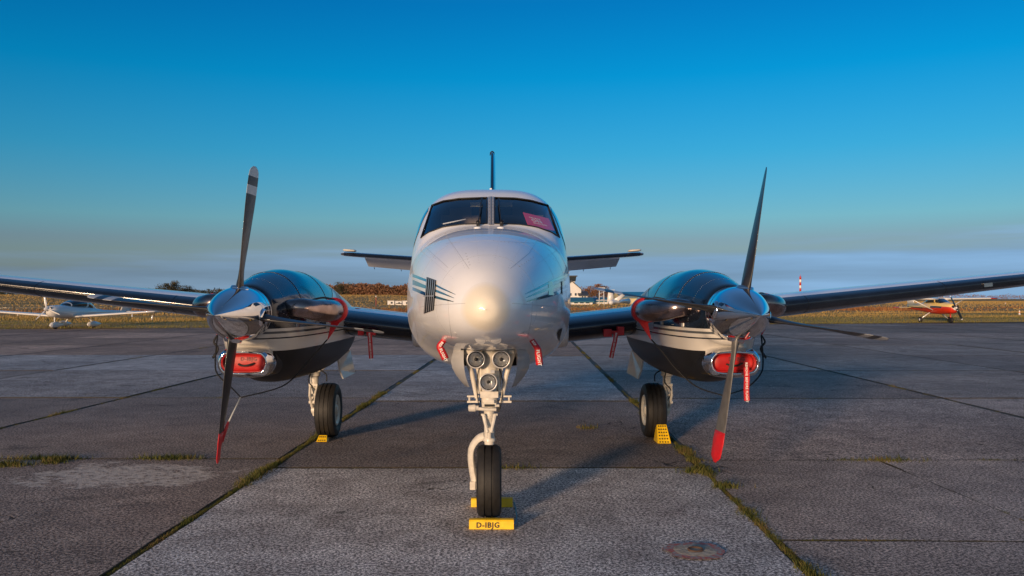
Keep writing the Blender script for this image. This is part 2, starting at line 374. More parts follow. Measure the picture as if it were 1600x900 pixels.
    dr = mth('MULTIPLY', rng(mth('ADD', drp.outputs['Distance'], mth('MULTIPLY', nz(12, 3), .08)), .07, .12, .7, 0), rng(nz(.6, 2), .5, .6, 0, 1)); col = mixc(dr, col, (.03, .027, .026))
    l.new(col, b.inputs['Base Color']); b.inputs['Roughness'].default_value = .82; b.inputs['Specular IOR Level'].default_value = .12
    h = mth('ADD', mth('MULTIPLY', fine, 1.0), mth('MULTIPLY', peb, .7)); h = mth('SUBTRACT', h, mth('MULTIPLY', pm, .6)); h = mth('SUBTRACT', h, mth('MULTIPLY', crk, 3))
    u = n.new('ShaderNodeBump'); u.inputs['Strength'].default_value = .6; u.inputs['Distance'].default_value = .006; l.new(h, u.inputs['Height'])
    l.new(u.outputs[0], b.inputs['Normal'])
    return m
M['slab'] = slab_material()
M['soil'] = mat('dark_joint_soil', (.045, .036, .02), .95, mottle=(9, .5), bump=(60, .8, .02))
def grassmat(name, cols, scale):
    m = bpy.data.materials.new(name); m.use_nodes = True; t = m.node_tree; b = t.nodes['Principled BSDF']
    g = t.nodes.new('ShaderNodeNewGeometry'); q = t.nodes.new('ShaderNodeTexNoise'); q.inputs['Scale'].default_value = scale; q.inputs['Detail'].default_value = 5
    t.links.new(g.outputs['Position'], q.inputs['Vector'])
    a = t.nodes.new('ShaderNodeMath'); a.operation = 'MULTIPLY_ADD'; a.inputs[1].default_value = .34; t.links.new(g.outputs['Random Per Island'], a.inputs[0]); t.links.new(q.outputs['Fac'], a.inputs[2])
    r = t.nodes.new('ShaderNodeValToRGB'); t.links.new(a.outputs[0], r.inputs[0])
    while len(r.color_ramp.elements) < len(cols): r.color_ramp.elements.new(.5)
    for i, e in enumerate(r.color_ramp.elements): e.position = .38+.55*i/(len(cols)-1)
    for i, e in enumerate(r.color_ramp.elements): e.color = (*cols[i], 1)
    t.links.new(r.outputs[0], b.inputs['Base Color']); b.inputs['Roughness'].default_value = .85; b.inputs['Specular IOR Level'].default_value = .2
    return m
M['tuft'] = grassmat('joint_grass_blades', [(.03, .045, .012), (.07, .085, .02), (.13, .12, .035), (.16, .105, .05)], 3)
M['drygrass'] = grassmat('dry_field_grass', [(.21, .145, .05), (.33, .22, .075), (.40, .27, .10), (.27, .17, .065)], .3)
M['greengrass'] = grassmat('mown_grass', [(.10, .11, .028), (.16, .15, .04), (.24, .19, .06)], .4)
M['reed'] = grassmat('rust_brown_weeds', [(.12, .05, .025), (.24, .11, .045), (.34, .17, .07)], .35)
def fieldmat():
    m = bpy.data.materials.new('grass_field'); m.use_nodes = True; t = m.node_tree; n = t.nodes; l = t.links; b = n['Principled BSDF']
    g = n.new('ShaderNodeNewGeometry'); s = n.new('ShaderNodeSeparateXYZ'); l.new(g.outputs['Position'], s.inputs[0])
    mp = n.new('ShaderNodeMapping'); mp.inputs['Scale'].default_value = (.02, .07, 1); l.new(g.outputs['Position'], mp.inputs[0])
    a = n.new('ShaderNodeTexNoise'); a.inputs['Scale'].default_value = 1; a.inputs['Detail'].default_value = 6; l.new(mp.outputs[0], a.inputs['Vector'])
    c = n.new('ShaderNodeTexNoise'); c.inputs['Scale'].default_value = 1.7; c.inputs['Detail'].default_value = 8; l.new(g.outputs['Position'], c.inputs['Vector'])
    r = n.new('ShaderNodeValToRGB'); l.new(a.outputs['Fac'], r.inputs[0])
    st = [(.3, (.24, .20, .075)), (.45, (.42, .28, .12)), (.58, (.55, .36, .16)), (.72, (.34, .24, .10))]
    while len(r.color_ramp.elements) < 4: r.color_ramp.elements.new(.5)
    for e, (p, q) in zip(r.color_ramp.elements, st): e.position = p
    for e, (p, q) in zip(r.color_ramp.elements, st): e.color = (*q, 1)
    x = n.new('ShaderNodeMixRGB'); x.blend_type = 'MULTIPLY'; x.inputs[0].default_value = .8; l.new(r.outputs[0], x.inputs[1])
    y = n.new('ShaderNodeValToRGB'); y.color_ramp.elements[0].position = .3; y.color_ramp.elements[1].position = .7; y.color_ramp.elements[0].color = (.55, .55, .55, 1); y.color_ramp.elements[1].color = (1.35, 1.3, 1.2, 1)
    l.new(c.outputs['Fac'], y.inputs[0]); l.new(y.outputs[0], x.inputs[2]); l.new(x.outputs[0], b.inputs['Base Color']); b.inputs['Roughness'].default_value = .95; b.inputs['Specular IOR Level'].default_value = .1
    return m
M['field'] = fieldmat()
# base soil sheet under the apron, out to beyond the horizon
mb = MB(); mb.smooth = False
mb.face([mb.vert(p) for p in ((-9000, -3000, -.06), (9000, -3000, -.06), (9000, 12000, -.06), (-9000, 12000, -.06))])
tag(mb.build('ground', M['field'], fix=False), kind='structure')
# soil under the slabs
mb = MB(); mb.smooth = False
mb.face([mb.vert(p) for p in ((-75, -26, -.009), (80, -26, -.009), (80, 72, -.009), (-75, 50, -.009))])
tag(mb.build('joint_bed', M['soil'], fix=False), kind='structure')
# grass field sheet with gentle relief
xs = np.concatenate([np.linspace(-900, -90, 14), np.linspace(-80, 100, 91), np.linspace(115, 900, 14)]); ts = np.array([0, .3, 1, 2, 4, 6, 9, 13, 18, 24, 32, 42, 60, 90, 130, 180, 260, 380, 600])
mb = MB(); ids = []
for t in ts:
    row = []
    for x in xs:
        y = edge_y(x)+t if -90 < x < 110 else edge_y(max(-90, min(110, x)))+t
        z = .012+(.10*min(1, t/3)+.12*noise.noise(Vector((x*.05, t*.09, 0))))*min(1, t/6)
        if t > 60 and x < -5: z += min(3.2, (t-60)*.011)*min(1, (-5-x)/40)
        row.append(mb.vert((x, y, z)))
    ids.append(row)
for a, b in zip(ids[:-1], ids[1:]):
    for i in range(len(a)-1): mb.face((a[i], a[i+1], b[i+1], b[i]))
field = tag(mb.build('grass_field', M['field'], fix=False, origin=(0, 0, 0)), kind='structure')
def field_z(x, y):
    t = max(0, y-edge_y(x)); z = .012+(.10*min(1, t/3)+.12*noise.noise(Vector((x*.05, t*.09, 0))))*min(1, t/6)
    if t > 60 and x < -5: z += min(3.2, (t-60)*.011)*min(1, (-5-x)/40)
    return z
# ---- apron: every slab a piece of the pavement
apron = thing('apron', None, None, (0, 0, 0)); apron['kind'] = 'structure'
SLOPE = .046
def wx(u, v): return u+SLOPE*(v-5)
def jag(a, b, amp, seed):
    a = Vector(a); b = Vector(b); n = max(2, int((b-a).length/.22)); t = (b-a); pr = Vector((-t.y, t.x)).normalized(); out = []
    for i in range(n):
        f = i/n; w = amp*(noise.noise(Vector((seed*.37+i*.6, seed*1.7, .3)))+.6*noise.noise(Vector((seed*.9+i*1.9, .7, seed)))); w *= min(1, i*1.0) if i == 0 else 1
        out.append(a+t*f+pr*w)
    return out
def slab(quad, col, lift, seed, gap):
    """quad: four (u,v) corners counter-clockwise"""
    pts = [Vector((wx(u, v), v)) for u, v in quad]; c = sum(pts, Vector((0, 0)))/4
    ins = []
    n = len(pts)
    for i in range(n):
        a, b, d = pts[i-1], pts[i], pts[(i+1) % n]; e1 = (b-a).normalized(); e2 = (d-b).normalized()
        n1 = Vector((-e1.y, e1.x)); n2 = Vector((-e2.y, e2.x)); ins.append(b+n1*gap[i-1]+n2*gap[i])
    near = c.y < 24 and c.y > -3
    out = []
    for i in range(n):
        out += jag(ins[i], ins[(i+1) % n], .016 if near else 0, seed*4+i) if near else [ins[i]]
    mb = MB(); mb.smooth = False
    tz = [lift+random.uniform(-.003, .003) for _ in range(2)]
    top = [mb.vert((p.x, p.y, tz[0]-.004)) for p in out]; bev = []
    for p in out:
        q = p+(c-p).normalized()*.007; bev.append(mb.vert((q.x, q.y, tz[0])))
    bot = [mb.vert((p.x, p.y, -.028)) for p in out]; k = len(out)
    mb.face(bev)
    for i in range(k):
        j = (i+1) % k; mb.cur = 1; mb.face((top[i], top[j], bev[j], bev[i])); mb.face((bot[i], bot[j], top[j], top[i])); mb.cur = 0
    o = mb.build('slab', [M['slab'], M['soil']], apron, fix=False); o.color = (*col, 1); return o
us = [-2.25-4.12*k for k in range(9, 0, -1)]+[-2.25, 1.9, 7.0]+[7.0+4.12*k for k in range(1, 9)]
def rows_for(i):
    u0 = us[i]
    off = 0 if u0 == -2.25 else (.45 if u0 < -2.25 else .4)
    return [8.35+off+5.45*k for k in range(-4, 10)]
sidx = 0
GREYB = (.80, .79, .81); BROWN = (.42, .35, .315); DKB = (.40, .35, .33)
for i in range(len(us)-1):
    rs = rows_for(i)
    for k in range(len(rs)-1):
        u0, u1, v0, v1 = us[i], us[i+1], rs[k], rs[k+1]
        if v0 > edge_y(wx((u0+u1)/2, v0))+1 or v1 < -14: continue
        if v0 < 3 and abs(u0) > 20: continue
        if abs(u0+2) > 12+.72*max(v1, 3): continue
        mid = u0 == -2.25; t = random.random()
        if mid and v1 < 9: col = GREYB
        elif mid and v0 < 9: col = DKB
        elif mid: q_ = random.uniform(.8, .95); col = tuple(v*q_ for v in GREYB)
        elif u0 < -2.25: col = tuple(a*(1-t*.5)+b*t*.5 for a, b in zip(BROWN, GREYB)) if v0 > 9 else tuple(v*1.05 for v in BROWN)
        else: q_ = random.uniform(.8, 1.08); col = tuple(v*q_ for v in random.choice(((.62, .53, .49), (.60, .54, .51))))
        if u0 < -6 and 19 < v0 < 24: col = tuple(v*.85 for v in GREYB)
        if u0 < -2 and v0 > 24: q_ = random.uniform(.85, 1.1); col = (.76*q_, .55*q_, .44*q_)  # brown far left slabs, with the warmth of grazing sun put into the colour
        if v0 > 12: q_ = random.uniform(.75, 1.12); col = tuple(v*q_ for v in col)
        if v0 > 40: col = tuple(v*.8 for v in col)
        far_ = 2.0 if v0 > 8 else 1.0; gl = .027*far_; gb = .017*far_
        sidx += 1
        g = [gb, gl if abs(u1) < 3 else .018*far_, gb, gl if abs(u0) < 3 else .018*far_]
        lift = random.uniform(-.004, .004)
        if u0 == 1.9 and v1 < 9:      # cracked slabs on the near right
            s1 = 3.95
            v1a = v1; vc = 5.85 if v0 < 5.85 < v1 else None
            parts = []
            if vc: parts = [((u0, v0), (s1, v0), (s1-.05, vc-.05), (u0, vc)), ((u0, vc), (s1-.05, vc-.05), (s1-.2, v1), (u0, v1)), ((s1, v0), (u1, v0), (u1, v1), (s1-.2, v1))]
            else: parts = [((u0, v0), (s1, v0), (s1, v1), (u0, v1)), ((s1, v0), (u1, v0), (u1, v1), (s1, v1))]
            for j, q in enumerate(parts): slab(q, tuple(v*(.97+.03*j) for v in col), lift, sidx+j*101, [.008]*4 if j != 0 else [.008, .008, .008, gl])
        else: slab(((u0, v0), (u1, v0), (u1, v1), (u0, v1)), col, lift, sidx, g)
# pale worn paint line across the right of the apron
mb = MB(); mb.smooth = False
for a in range(16):
    x0 = 3.5+a*1.5+random.uniform(0, .3); x1 = x0+random.uniform(.9, 1.45)
    mb.face([mb.vert(p) for p in ((x0, 19.66, .009), (x1, 19.66, .009), (x1, 19.74, .009), (x0, 19.74, .009))])
M['oldpaint'] = mat('worn_white_line_paint', (.4, .38, .36), .8, mottle=(8, .4))
tag(mb.build('painted_line', M['oldpaint'], fix=False), kind='structure')
# ---- blades of grass (numpy), one object per kind of growth
def blades(name, pts, h0, h1, w, m, lean=.5, label=None, seg=1):
    pts = np.array(pts, float); n = len(pts); a = RNG.uniform(0, 2*PI, n); h = RNG.uniform(h0, h1, n)*pts[:, 3]
    dx = np.cos(a); dy = np.sin(a); la = RNG.uniform(0, 2*PI, n); le = RNG.uniform(0, lean, n)*h
    v = np.zeros((n, 3, 3)); v[:, 0] = pts[:, :3]-np.stack([dx*w, dy*w, 0*dx], 1)*(.5+.5*pts[:, 3:4]); v[:, 1] = pts[:, :3]+np.stack([dx*w, dy*w, 0*dx], 1)*(.5+.5*pts[:, 3:4])
    v[:, 2] = pts[:, :3]+np.stack([np.cos(la)*le, np.sin(la)*le, h], 1)
    me = bpy.data.meshes.new(name); me.from_pydata(v.reshape(-1, 3).tolist(), [], np.arange(n*3).reshape(-1, 3).tolist()); me.materials.append(m)
    o = bpy.data.objects.new(name, me); C.objects.link(o); o['kind'] = 'stuff'
    if label: o['label'] = label; o['category'] = 'grass'
    return o
pts = []
def joint_pts(a, b, dens, wid, power=1.0, sc=1.0, thr=0.0):
    a = Vector(a); b = Vector(b); Ln = (b-a).length; t = (b-a).normalized(); pr = Vector((-t.y, t.x))
    for _ in range(int(Ln*dens*1.3)):
        f = random.random(); p = a+(b-a)*f; q = noise.noise(Vector((p.x*1.1+4, p.y*1.1, a.x)))+.55*noise.noise(Vector((p.x*4.3, p.y*4.3, 2)))
        if q < thr+random.uniform(-.12, .12): continue
        k = min(2.0, .35+1.9*max(0, q-thr)**1.3+(.5 if random.random() < .03 else 0)); o = random.gauss(0, wid*.62*k); p = p+pr*o
        pts.append((p.x, p.y, -.012, k*sc))
for (u, v0, v1, dn, wd, th) in ((-2.25, 3.6, 15, 900, .028, -.32), (1.9, 3.6, 14, 1000, .034, -.36), (-2.25, 15, 30, 200, .03, -.1), (1.9, 14, 32, 200, .03, -.1), (-6.37, 9, 26, 260, .03, -.2), (-10.49, 16, 36, 120, .03, 0), (7.0, 8, 30, 200, .02, -.02), (3.85, 3.6, 8.6, 420, .014, -.05)):
    joint_pts((wx(u, v0), v0), (wx(u, v1), v1), dn, wd, thr=th)
for (u0, u1, v, dn, wd, th) in ((-14, -2.25, 8.8, 500, .03, .0), (-2.25, 1.9, 8.35, 300, .022, .12), (1.9, 9, 8.75, 450, .025, .0), (-18, -2.25, 14.25, 260, .03, -.02), (-2.25, 1.9, 13.8, 200, .02, .1), (1.9, 14, 14.2, 160, .02, .1), (-22, 14, 19.7, 90, .03, .1), (1.9, 3.9, 5.85, 300, .012, .1), (-26, 20, 25.15, 60, .03, .1)):
    joint_pts((wx(u0, v), v), (wx(u1, v), v), dn, wd, thr=th)
for (u, v0, v1) in ((-2.25, 3.2, 14), (1.9, 3.2, 13)):
    for _ in range(16000):
        v = v0+(v1-v0)*random.random()**1.3; pts.append((wx(u, v)+random.gauss(0, .013), v, -.009, random.uniform(.15, .5)*(1+.9*max(-.8, noise.noise(Vector((v*2.1, u, 3)))))))
for cx_, cy_, r_, n_ in ((-4.45, 8.80, .3, 700), (-4.7, 8.45, .2, 900), (-4.3, 8.62, .1, 500), (-3.2, 8.82, .26, 600), (1.97, 8.15, .12, 400), (2.05, 7.5, .09, 300), (4.0, 8.72, .3, 300), (-5.9, 8.85, .3, 400), (1.25, 10.9, .12, 120), (.25, 8.33, .2, 150)):
    for _ in range(n_): pts.append((cx_+random.gauss(0, r_*.6), cy_+random.gauss(0, .05), .0, random.uniform(.7, 2.2)))
blades('joint_grass', pts, .008, .036, .0035, M['tuft'], .9, 'short olive grass and moss growing in the joints between concrete slabs')
# ---- field vegetation
pts = []; 
for _ in range(110000):
    x = random.uniform(-70, 95); t = random.random()**1.4*26; y = edge_y(x)+.15+t
    pts.append((x, y, field_z(x, y), random.uniform(.6, 1.1)*(1.25 if t < 1.2 else 1)))
blades('field_grass', pts, .04, .15, .012, M['greengrass'], .7, 'low mown green grass beside the far edge of the apron')
pts = []
for _ in range(110000):
    x = random.uniform(-110, 130); t = 9+random.random()*26; y = edge_y(x)+t
    q = noise.noise(Vector((x*.07, y*.12, 5)))
    if q < -.05+random.uniform(-.15, .15): continue
    pts.append((x, y, field_z(x, y), random.uniform(.5, 1.1)*(1+q)))
blades('dry_grass', pts, .08, .22, .022, M['drygrass'], .6, 'tall ochre dry grass standing in the airfield meadow')
pts = []
for _ in range(70000):
    x = random.uniform(-150, 170); t = 42+random.random()*30; y = edge_y(x)+t
    q = noise.noise(Vector((x*.05, y*.05, 9)))
    if q < .0+random.uniform(-.2, .2): continue
    pts.append((x, y, field_z(x, y), random.uniform(.5, 1.2)*(1+q*.8)))
blades('brown_weeds', pts, .15, .5, .05, M['reed'], .5, 'rust brown weeds and reeds in a bank across the meadow')
pts = []
for _ in range(150000):
    x = random.uniform(-330, 420); t = 30+random.random()**.8*420; y = edge_y(max(-90, min(110, x)))+t
    if abs(x) > 40+y*.66: continue
    pts.append((x, y, field_z(x, y) if t < 590 else 0, random.uniform(.6, 1.2)*(1+t/500)))
blades('meadow_grass', pts, .08, .22, .10, M['drygrass'], .5, 'pale ochre meadow stretching to the horizon')
# ---- far woodland
M['wood'] = grassmat('bare_autumn_wood', [(.15, .075, .05), (.21, .105, .065), (.26, .135, .08), (.19, .12, .075)], .03)
M['pine'] = grassmat('dark_pine_wood', [(.04, .045, .025), (.06, .06, .035), (.09, .075, .045)], .05)
def wood(name, x0, x1, y, h, m, label, n, depth=40):
    v = []; f = []
    for _ in range(n):
        x = random.uniform(x0, x1); yy = y+random.uniform(0, depth); bz = 3.6 if x < -20 else 0; tt = (x-x0)/(x1-x0)
        hh = h*(.55+.45*math.sin(PI*min(1, max(0, tt))**.6))*(1+.35*noise.noise(Vector((x*.02, 0, y))))
        z = random.random()**.6*hh*(1+.5*noise.noise(Vector((x*.07, 3, yy*.02)))+.3*noise.noise(Vector((x*.3, 8, yy*.05)))); s = random.uniform(.5, 1.3)*h*.055
        c = Vector((x, yy, z+bz)); a = [c+Vector((random.gauss(0, s), random.gauss(0, s), random.gauss(0, s))) for _ in range(3)]
        b = len(v); v += [tuple(q) for q in a]; f.append((b, b+1, b+2))
    me = bpy.data.meshes.new(name); me.from_pydata(v, [], f); me.materials.append(m); o = bpy.data.objects.new(name, me); C.objects.link(o)
    o['kind'] = 'stuff'; o['label'] = label; o['category'] = 'woodland'; return o
wood('autumn_wood', -190, -22, 820, 11.5, M['wood'], 'rust brown bare woodland on the low ridge left of the fuselage', 60000)
wood('distant_wood', -560, -190, 880, 9, M['pine'], 'dark treeline on the horizon beyond the left wing', 30000)
wood('horizon_wood', 150, 900, 900, 5.5, M['wood'], 'low reddish woodland on the horizon beyond the right wing', 34000)
# a long low ridge under the woods, so that the land closes the horizon
mb = MB()
rid = []
for k in range(61):
    x = -1500+50*k; hh = (5.5 if x < -30 else .9)+1.2*noise.noise(Vector((x*.004, 1, 0)))
    rid.append([(x, 600, -.1), (x, 760, hh*.55), (x, 860, hh), (x, 1000, hh*.9), (x, 1600, -.1)])
mb.ring_loft(rid, close=False); tag(mb.build('ridge', M['field'], fix=False, origin=(0, 0, 0)), kind='structure')
# ================================================================== THE TWIN TURBOPROP
plane = thing('twin_propeller_airplane', 'white twin turboprop with black wings and nacelles, parked nose-on in the centre of the apron', 'airplane', (0, 6.46, 0))
#        y     hw    top   bottom mid   nu   nl
FT = [(4.85, .002, 1.562, 1.558, 1.56, 2.0, 2.0), (4.862, .05, 1.612, 1.512, 1.56, 2.0, 2.0), (4.90, .095, 1.66, 1.47, 1.56, 2.0, 2.0), (4.98, .150, 1.722, 1.425, 1.56, 2.0, 2.0),
      (5.12, .225, 1.805, 1.382, 1.56, 2.05, 2.1), (5.4, .335, 1.915, 1.33, 1.565, 2.15, 2.2), (5.8, .45, 2.02, 1.29, 1.57, 2.3, 2.35), (6.3, .555, 2.105, 1.24, 1.58, 2.45, 2.5),
      (6.8, .63, 2.17, 1.16, 1.59, 2.55, 2.6), (7.25, .68, 2.215, 1.06, 1.6, 2.65, 2.7), (7.42, .693, 2.238, 1.04, 1.6, 2.7, 2.7), (7.6, .706, 2.33, 1.02, 1.6, 2.85, 2.75), (8.15, .735, 2.585, .975, 1.6, 3.4, 2.8),
      (8.35, .742, 2.65, .97, 1.6, 3.5, 2.8), (8.65, .752, 2.705, .95, 1.6, 3.5, 2.8), (9.5, .76, 2.735, .94, 1.6, 3.3, 2.8), (11.8, .755, 2.72, .95, 1.6, 3.1, 2.8), (12.8, .64, 2.68, 1.1, 1.65, 2.7, 2.6), (14.2, .38, 2.6, 1.5, 1.9, 2.4, 2.4), (15.6, .16, 2.5, 2.0, 2.2, 2.2, 2.2), (16.1, .05, 2.42, 2.2, 2.3, 2, 2)]
FB = Body(FT)
ys = [4.85, 4.852, 4.856, 4.862, 4.87, 4.88, 4.895, 4.92, 4.95]
mb = MB(); mb.ring_loft([FB.ring(y, 96) for y in ys+[4.975]]); mb.build('radome', M['cream'], plane, plane=True)
mb = MB(); yy = [4.975]+list(np.arange(5.0, 6.0, .04))+list(np.arange(6.0, 9.0, .05))+list(np.arange(9.0, 16.1, .18))+[16.1]
mb.ring_loft([FB.ring(y, 128) for y in yy], cap0=True, cap1=True)
fus = mb.build('fuselage', [M['white'], M['cockpit'], M['dark']], plane, plane=True)
# windshield openings: (x, z) outlines found on the body, cut through it
def wpts(pix, n=4):
    out = []
    for a, b in zip(pix, pix[1:]+pix[:1]):
        for k in range(n): out.append((a[0]+(b[0]-a[0])*k/n, a[1]+(b[1]-a[1])*k/n))
    return out
PANES = {'l': dict(top=[(675, 321), (692, 314.5), (718, 310.5), (761, 309)], bot=[(658, 372), (668, 364), (693, 355), (722, 351), (761, 350)]),
         'r': dict(top=[(773, 309), (806, 310), (830, 313.5), (856, 321)], bot=[(773, 350), (812, 351), (838, 355), (862, 363.5), (874, 371)])}
def coons(top, bot, i, j):   # i along, j from bottom to top
    a = lerp_poly([(x, y, 0) for x, y in bot], i); b = lerp_poly([(x, y, 0) for x, y in top], i); return a.lerp(b, j)
def outline(pn, grow=0, n=14):
    q = [coons(pn['top'], pn['bot'], k/n, 0) for k in range(n+1)]+[coons(pn['top'], pn['bot'], 1, k/4) for k in range(1, 4)]+[coons(pn['top'], pn['bot'], 1-k/n, 1) for k in range(n+1)]+[coons(pn['top'], pn['bot'], 0, 1-k/4) for k in range(1, 4)]
    c = sum(q, Vector())/len(q)
    return [p+(p-c).normalized()*grow for p in q]
def cutter(poly_xz, y0, y1, mi):
    m = MB(); m.smooth = False; m.cur = mi
    m.prism([(x, y0, z) for x, z in poly_xz], (0, y1-y0, 0))
    return m
cuts = []
for key, pn in PANES.items():
    hp = [FB.hit(p.x, p.y, 9.2) for p in outline(pn)]
    pn['rim'] = hp
    m = cutter([(h.x, h.z) for h in hp], 6.9, 8.95, 1); cuts.append(m.build('cut', [M['white'], M['cockpit'], M['dark']], None, plane=True))
m = MB(); m.smooth = False; m.cur = 2; m.prism([(-.19, 6.12, .9), (.19, 6.12, .9), (.235, 7.35, .9), (-.235, 7.35, .9)], (0, 0, .42)); cuts.append(m.build('cut', [M['white'], M['cockpit'], M['dark']], None, plane=True))
for c in cuts:
    md = fus.modifiers.new('b', 'BOOLEAN'); md.operation = 'DIFFERENCE'; md.solver = 'EXACT'; md.object = c
bpy.context.view_layer.update()
dg = bpy.context.evaluated_depsgraph_get(); nm = bpy.data.meshes.new_from_object(fus.evaluated_get(dg)); fus.modifiers.clear(); fus.data = nm
for c in cuts: bpy.data.objects.remove(c)
autosmooth(fus, 28)
cw = plane
for key, pn in PANES.items():
    mb = MB(); n, q = 24, 10; idx = []
    for j in range(q+1):
        row = []
        for i in range(n+1):
            c = coons(pn['top'], pn['bot'], i/n, j/q); h = FB.hit(c.x, c.y, 9.2); row.append(mb.vert(h-FB.normal(h)*.004))
        idx.append(row)
    for a, b in zip(idx[:-1], idx[1:]):
        for i in range(n): mb.face((a[i], a[i+1], b[i+1], b[i]))
    pane = mb.build('windshield', M['glass'], plane, plane=True)
    mb = MB(); rim = [h+FB.normal(h)*.003 for h in pn['rim']]; mb.tube(rim+[rim[0]], .0065, 6, False); mb.build('window_seal', M['rubber'], pane, plane=True)
    # wiper
    w = [(747, 354, 0), (750.5, 335, 0), (753, 314, 0)] if key == 'l' else [(783.5, 354, 0), (781, 335, 0), (779, 316, 0)]
    mb = MB(); pp = []
    for px, py, _ in w:
        h = FB.hit(px, py, 9); pp.append(h+FB.normal(h)*.03)
    mb.tube(bend(pp, 4), .0065, 6); mb.tube([pp[0]+Vector((0, .03, -.015)), pp[0]+Vector((0, -.01, .01))], .016, 8)
    h1, h2 = pp[1]+Vector((0, .012, 0)), pp[2]; mb.tube([h1, h2], .009, 6)
    mb.build('wiper', M['rubber'], plane, plane=True)
    mb = MB(); h = FB.hit(w[0][0]-1, 356.5, 9); mb.lathe(h-FB.normal(h)*.01, FB.normal(h), [(0, .035), (.016, .03), (.022, .012)], 16, True); mb.build('wiper_base', M['white'], plane, plane=True)
def surf_strip(name, top, bot, m, n=20, off=.003, parent=plane, ymax=9.2, q=1):
    mb = MB(); ids = []
    for i in range(n+1):
        r = []
        for j in range(q+1):
            a_ = lerp_poly([(x, y, 0) for x, y in top], i/n); b_ = lerp_poly([(x, y, 0) for x, y in bot], i/n); c = a_.lerp(b_, j/q)
            h = FB.hit(c.x, c.y, ymax); r.append(mb.vert(h+FB.normal(h)*off))
        ids.append(r)
    for a, b in zip(ids[:-1], ids[1:]):
        for j in range(q): mb.face((a[j], b[j], b[j+1], a[j+1]))
    return mb.build(name, m, parent, plane=True)
surf_strip('windshield_post', [(763, 308), (763, 352)], [(771.5, 308), (771.5, 352)], M['frame'], 14, .006)
surf_strip('post_seam', [(766.8, 308), (766.8, 352)], [(767.9, 308), (767.9, 352)], M['stripedark'], 14, .008)
for k in range(9):
    for px in (764.7, 770):
        h = FB.hit(px, 311+k*4.9, 9); mb = MB(); mb.lathe(h+FB.normal(h)*.005, FB.normal(h), [(0, .0035), (.004, .002)], 6, True); mb.build('rivet', M['stripedark'], plane, plane=True)
# cockpit: glare shield, panel, seats, visors
mb = MB(); mb.box((0, 8.0, 2.14), (1.1, .8, .04)); mb.box((0, 7.62, 2.2), (.9, .06, .06)); mb.build('glare_shield', M['cockpit'], plane, plane=True)
for x in (-.3, .34):
    mb = MB(); mb.box((x, 8.88, 2.22), (.4, .1, .5)); mb.box((x, 8.88, 2.5), (.22, .08, .1)); mb.build('pilot_seat', M['leather'], plane, plane=True)
for x, t in ((-.15, .02), (.15, .05)):
    mb = MB(); p = P(744 if x < 0 else 791, 319.5, 8.4); mb.box(p, (.115, .01, .045)); mb.build('sun_visor', M['visor'], plane, plane=True)
mb = MB(); a = P(692, 350, 7.95); b = P(728, 342.5, 7.95); mb.tube([a, b], .006, 5); mb.build('chart_edge', M['letter'], plane, plane=True)
# side windows of the cockpit and cabin
def side_window(y0, y1, a0, a1, name, side, round_=False):
    mb = MB(); n, q = 10, 10; ids = []
    for j in range(q+1):
        row = []
        for i in range(n+1):
            if round_:
                ang = 2*PI*i/n; rr = j/q; y = (y0+y1)/2+(y1-y0)/2*rr*math.cos(ang); a = (a0+a1)/2+(a1-a0)/2*rr*math.sin(ang)
            else:
                y = y0+(y1-y0)*i/n; a = a0+(a1-a0)*j/q*(1 if i > 3 else .55+.15*i)
            hw, zt, zb, zc, nu, nl = FB.sec(y); c, s_ = math.cos(a), math.sin(a); r = (abs(c)**nu+abs(s_)**nu)**(-1/nu)
            row.append(mb.vert((side*((hw+.004)*r*c), y, zc+(zt-zc+.004)*r*s_)))
        ids.append(row)
    for a_, b_ in zip(ids[:-1], ids[1:]):
        for i in range(n): mb.face((a_[i], a_[i+1], b_[i+1], b_[i]))
    mb.build(name, M['black'], plane, plane=True)
for sd_ in (-1, 1):
    side_window(7.95, 8.75, R(27), R(47), 'side_window', sd_)
    for k in range(4): side_window(9.5+k*.62, 9.84+k*.62, R(25), R(43), 'cabin_window', sd_, True)
# nose stripes
SL = [([(712, 460), (690, 449), (668, 437), (645, 428)], [(712, 460.6), (690, 452), (668, 441), (645, 433)], 'stripe'),
      ([(710, 465.6), (690, 456), (668, 447), (645, 437)], [(710, 466.2), (690, 459.5), (668, 452), (645, 445)], 'stripe'),
      ([(709, 471), (690, 465), (668, 458), (645, 448.5)], [(709, 471.8), (690, 468.5), (668, 463.5), (645, 453.5)], 'stripedark')]
for a, b, m in SL:
    surf_strip('nose_stripe', a, b, M[m], 24, .0025)
    surf_strip('nose_stripe', [(1531.5-x, y-.5) for x, y in a], [(1531.5-x, y-.5) for x, y in b], M[m], 24, .0025)
# louvred vent on the left cheek
surf_strip('louvre_panel', [(667.5, 433), (682, 438)], [(663, 490), (678.5, 484.5)], M['dark'], 8, .005, q=16)
lv = surf_strip('louvre_frame', [(663.5, 462), (679, 462)], [(663.5, 463.5), (679, 463.5)], M['silver'], 6, .009)
for k in range(5):
    x0 = 668.8+k*3.1; x1 = 664.6+k*3.2; surf_strip('louvre', [(x0, 434+k), (x1, 488.5-k)], [(x0+.8, 434+k), (x1+.9, 488.5-k)], M['silver'], 16, .009)
surf_strip('inlet_patch', [(856, 440), (862, 440)], [(856.5, 461), (865, 461)], M['stripedark'], 5, .0035)
surf_strip('side_vent', [(876, 439), (877.5, 440)], [(876, 458), (878, 461)], M['dark'], 5, .005)
surf_strip('side_vent', [(870, 520), (874, 514)], [(873, 533), (878, 512)], M['dark'], 5, .005)
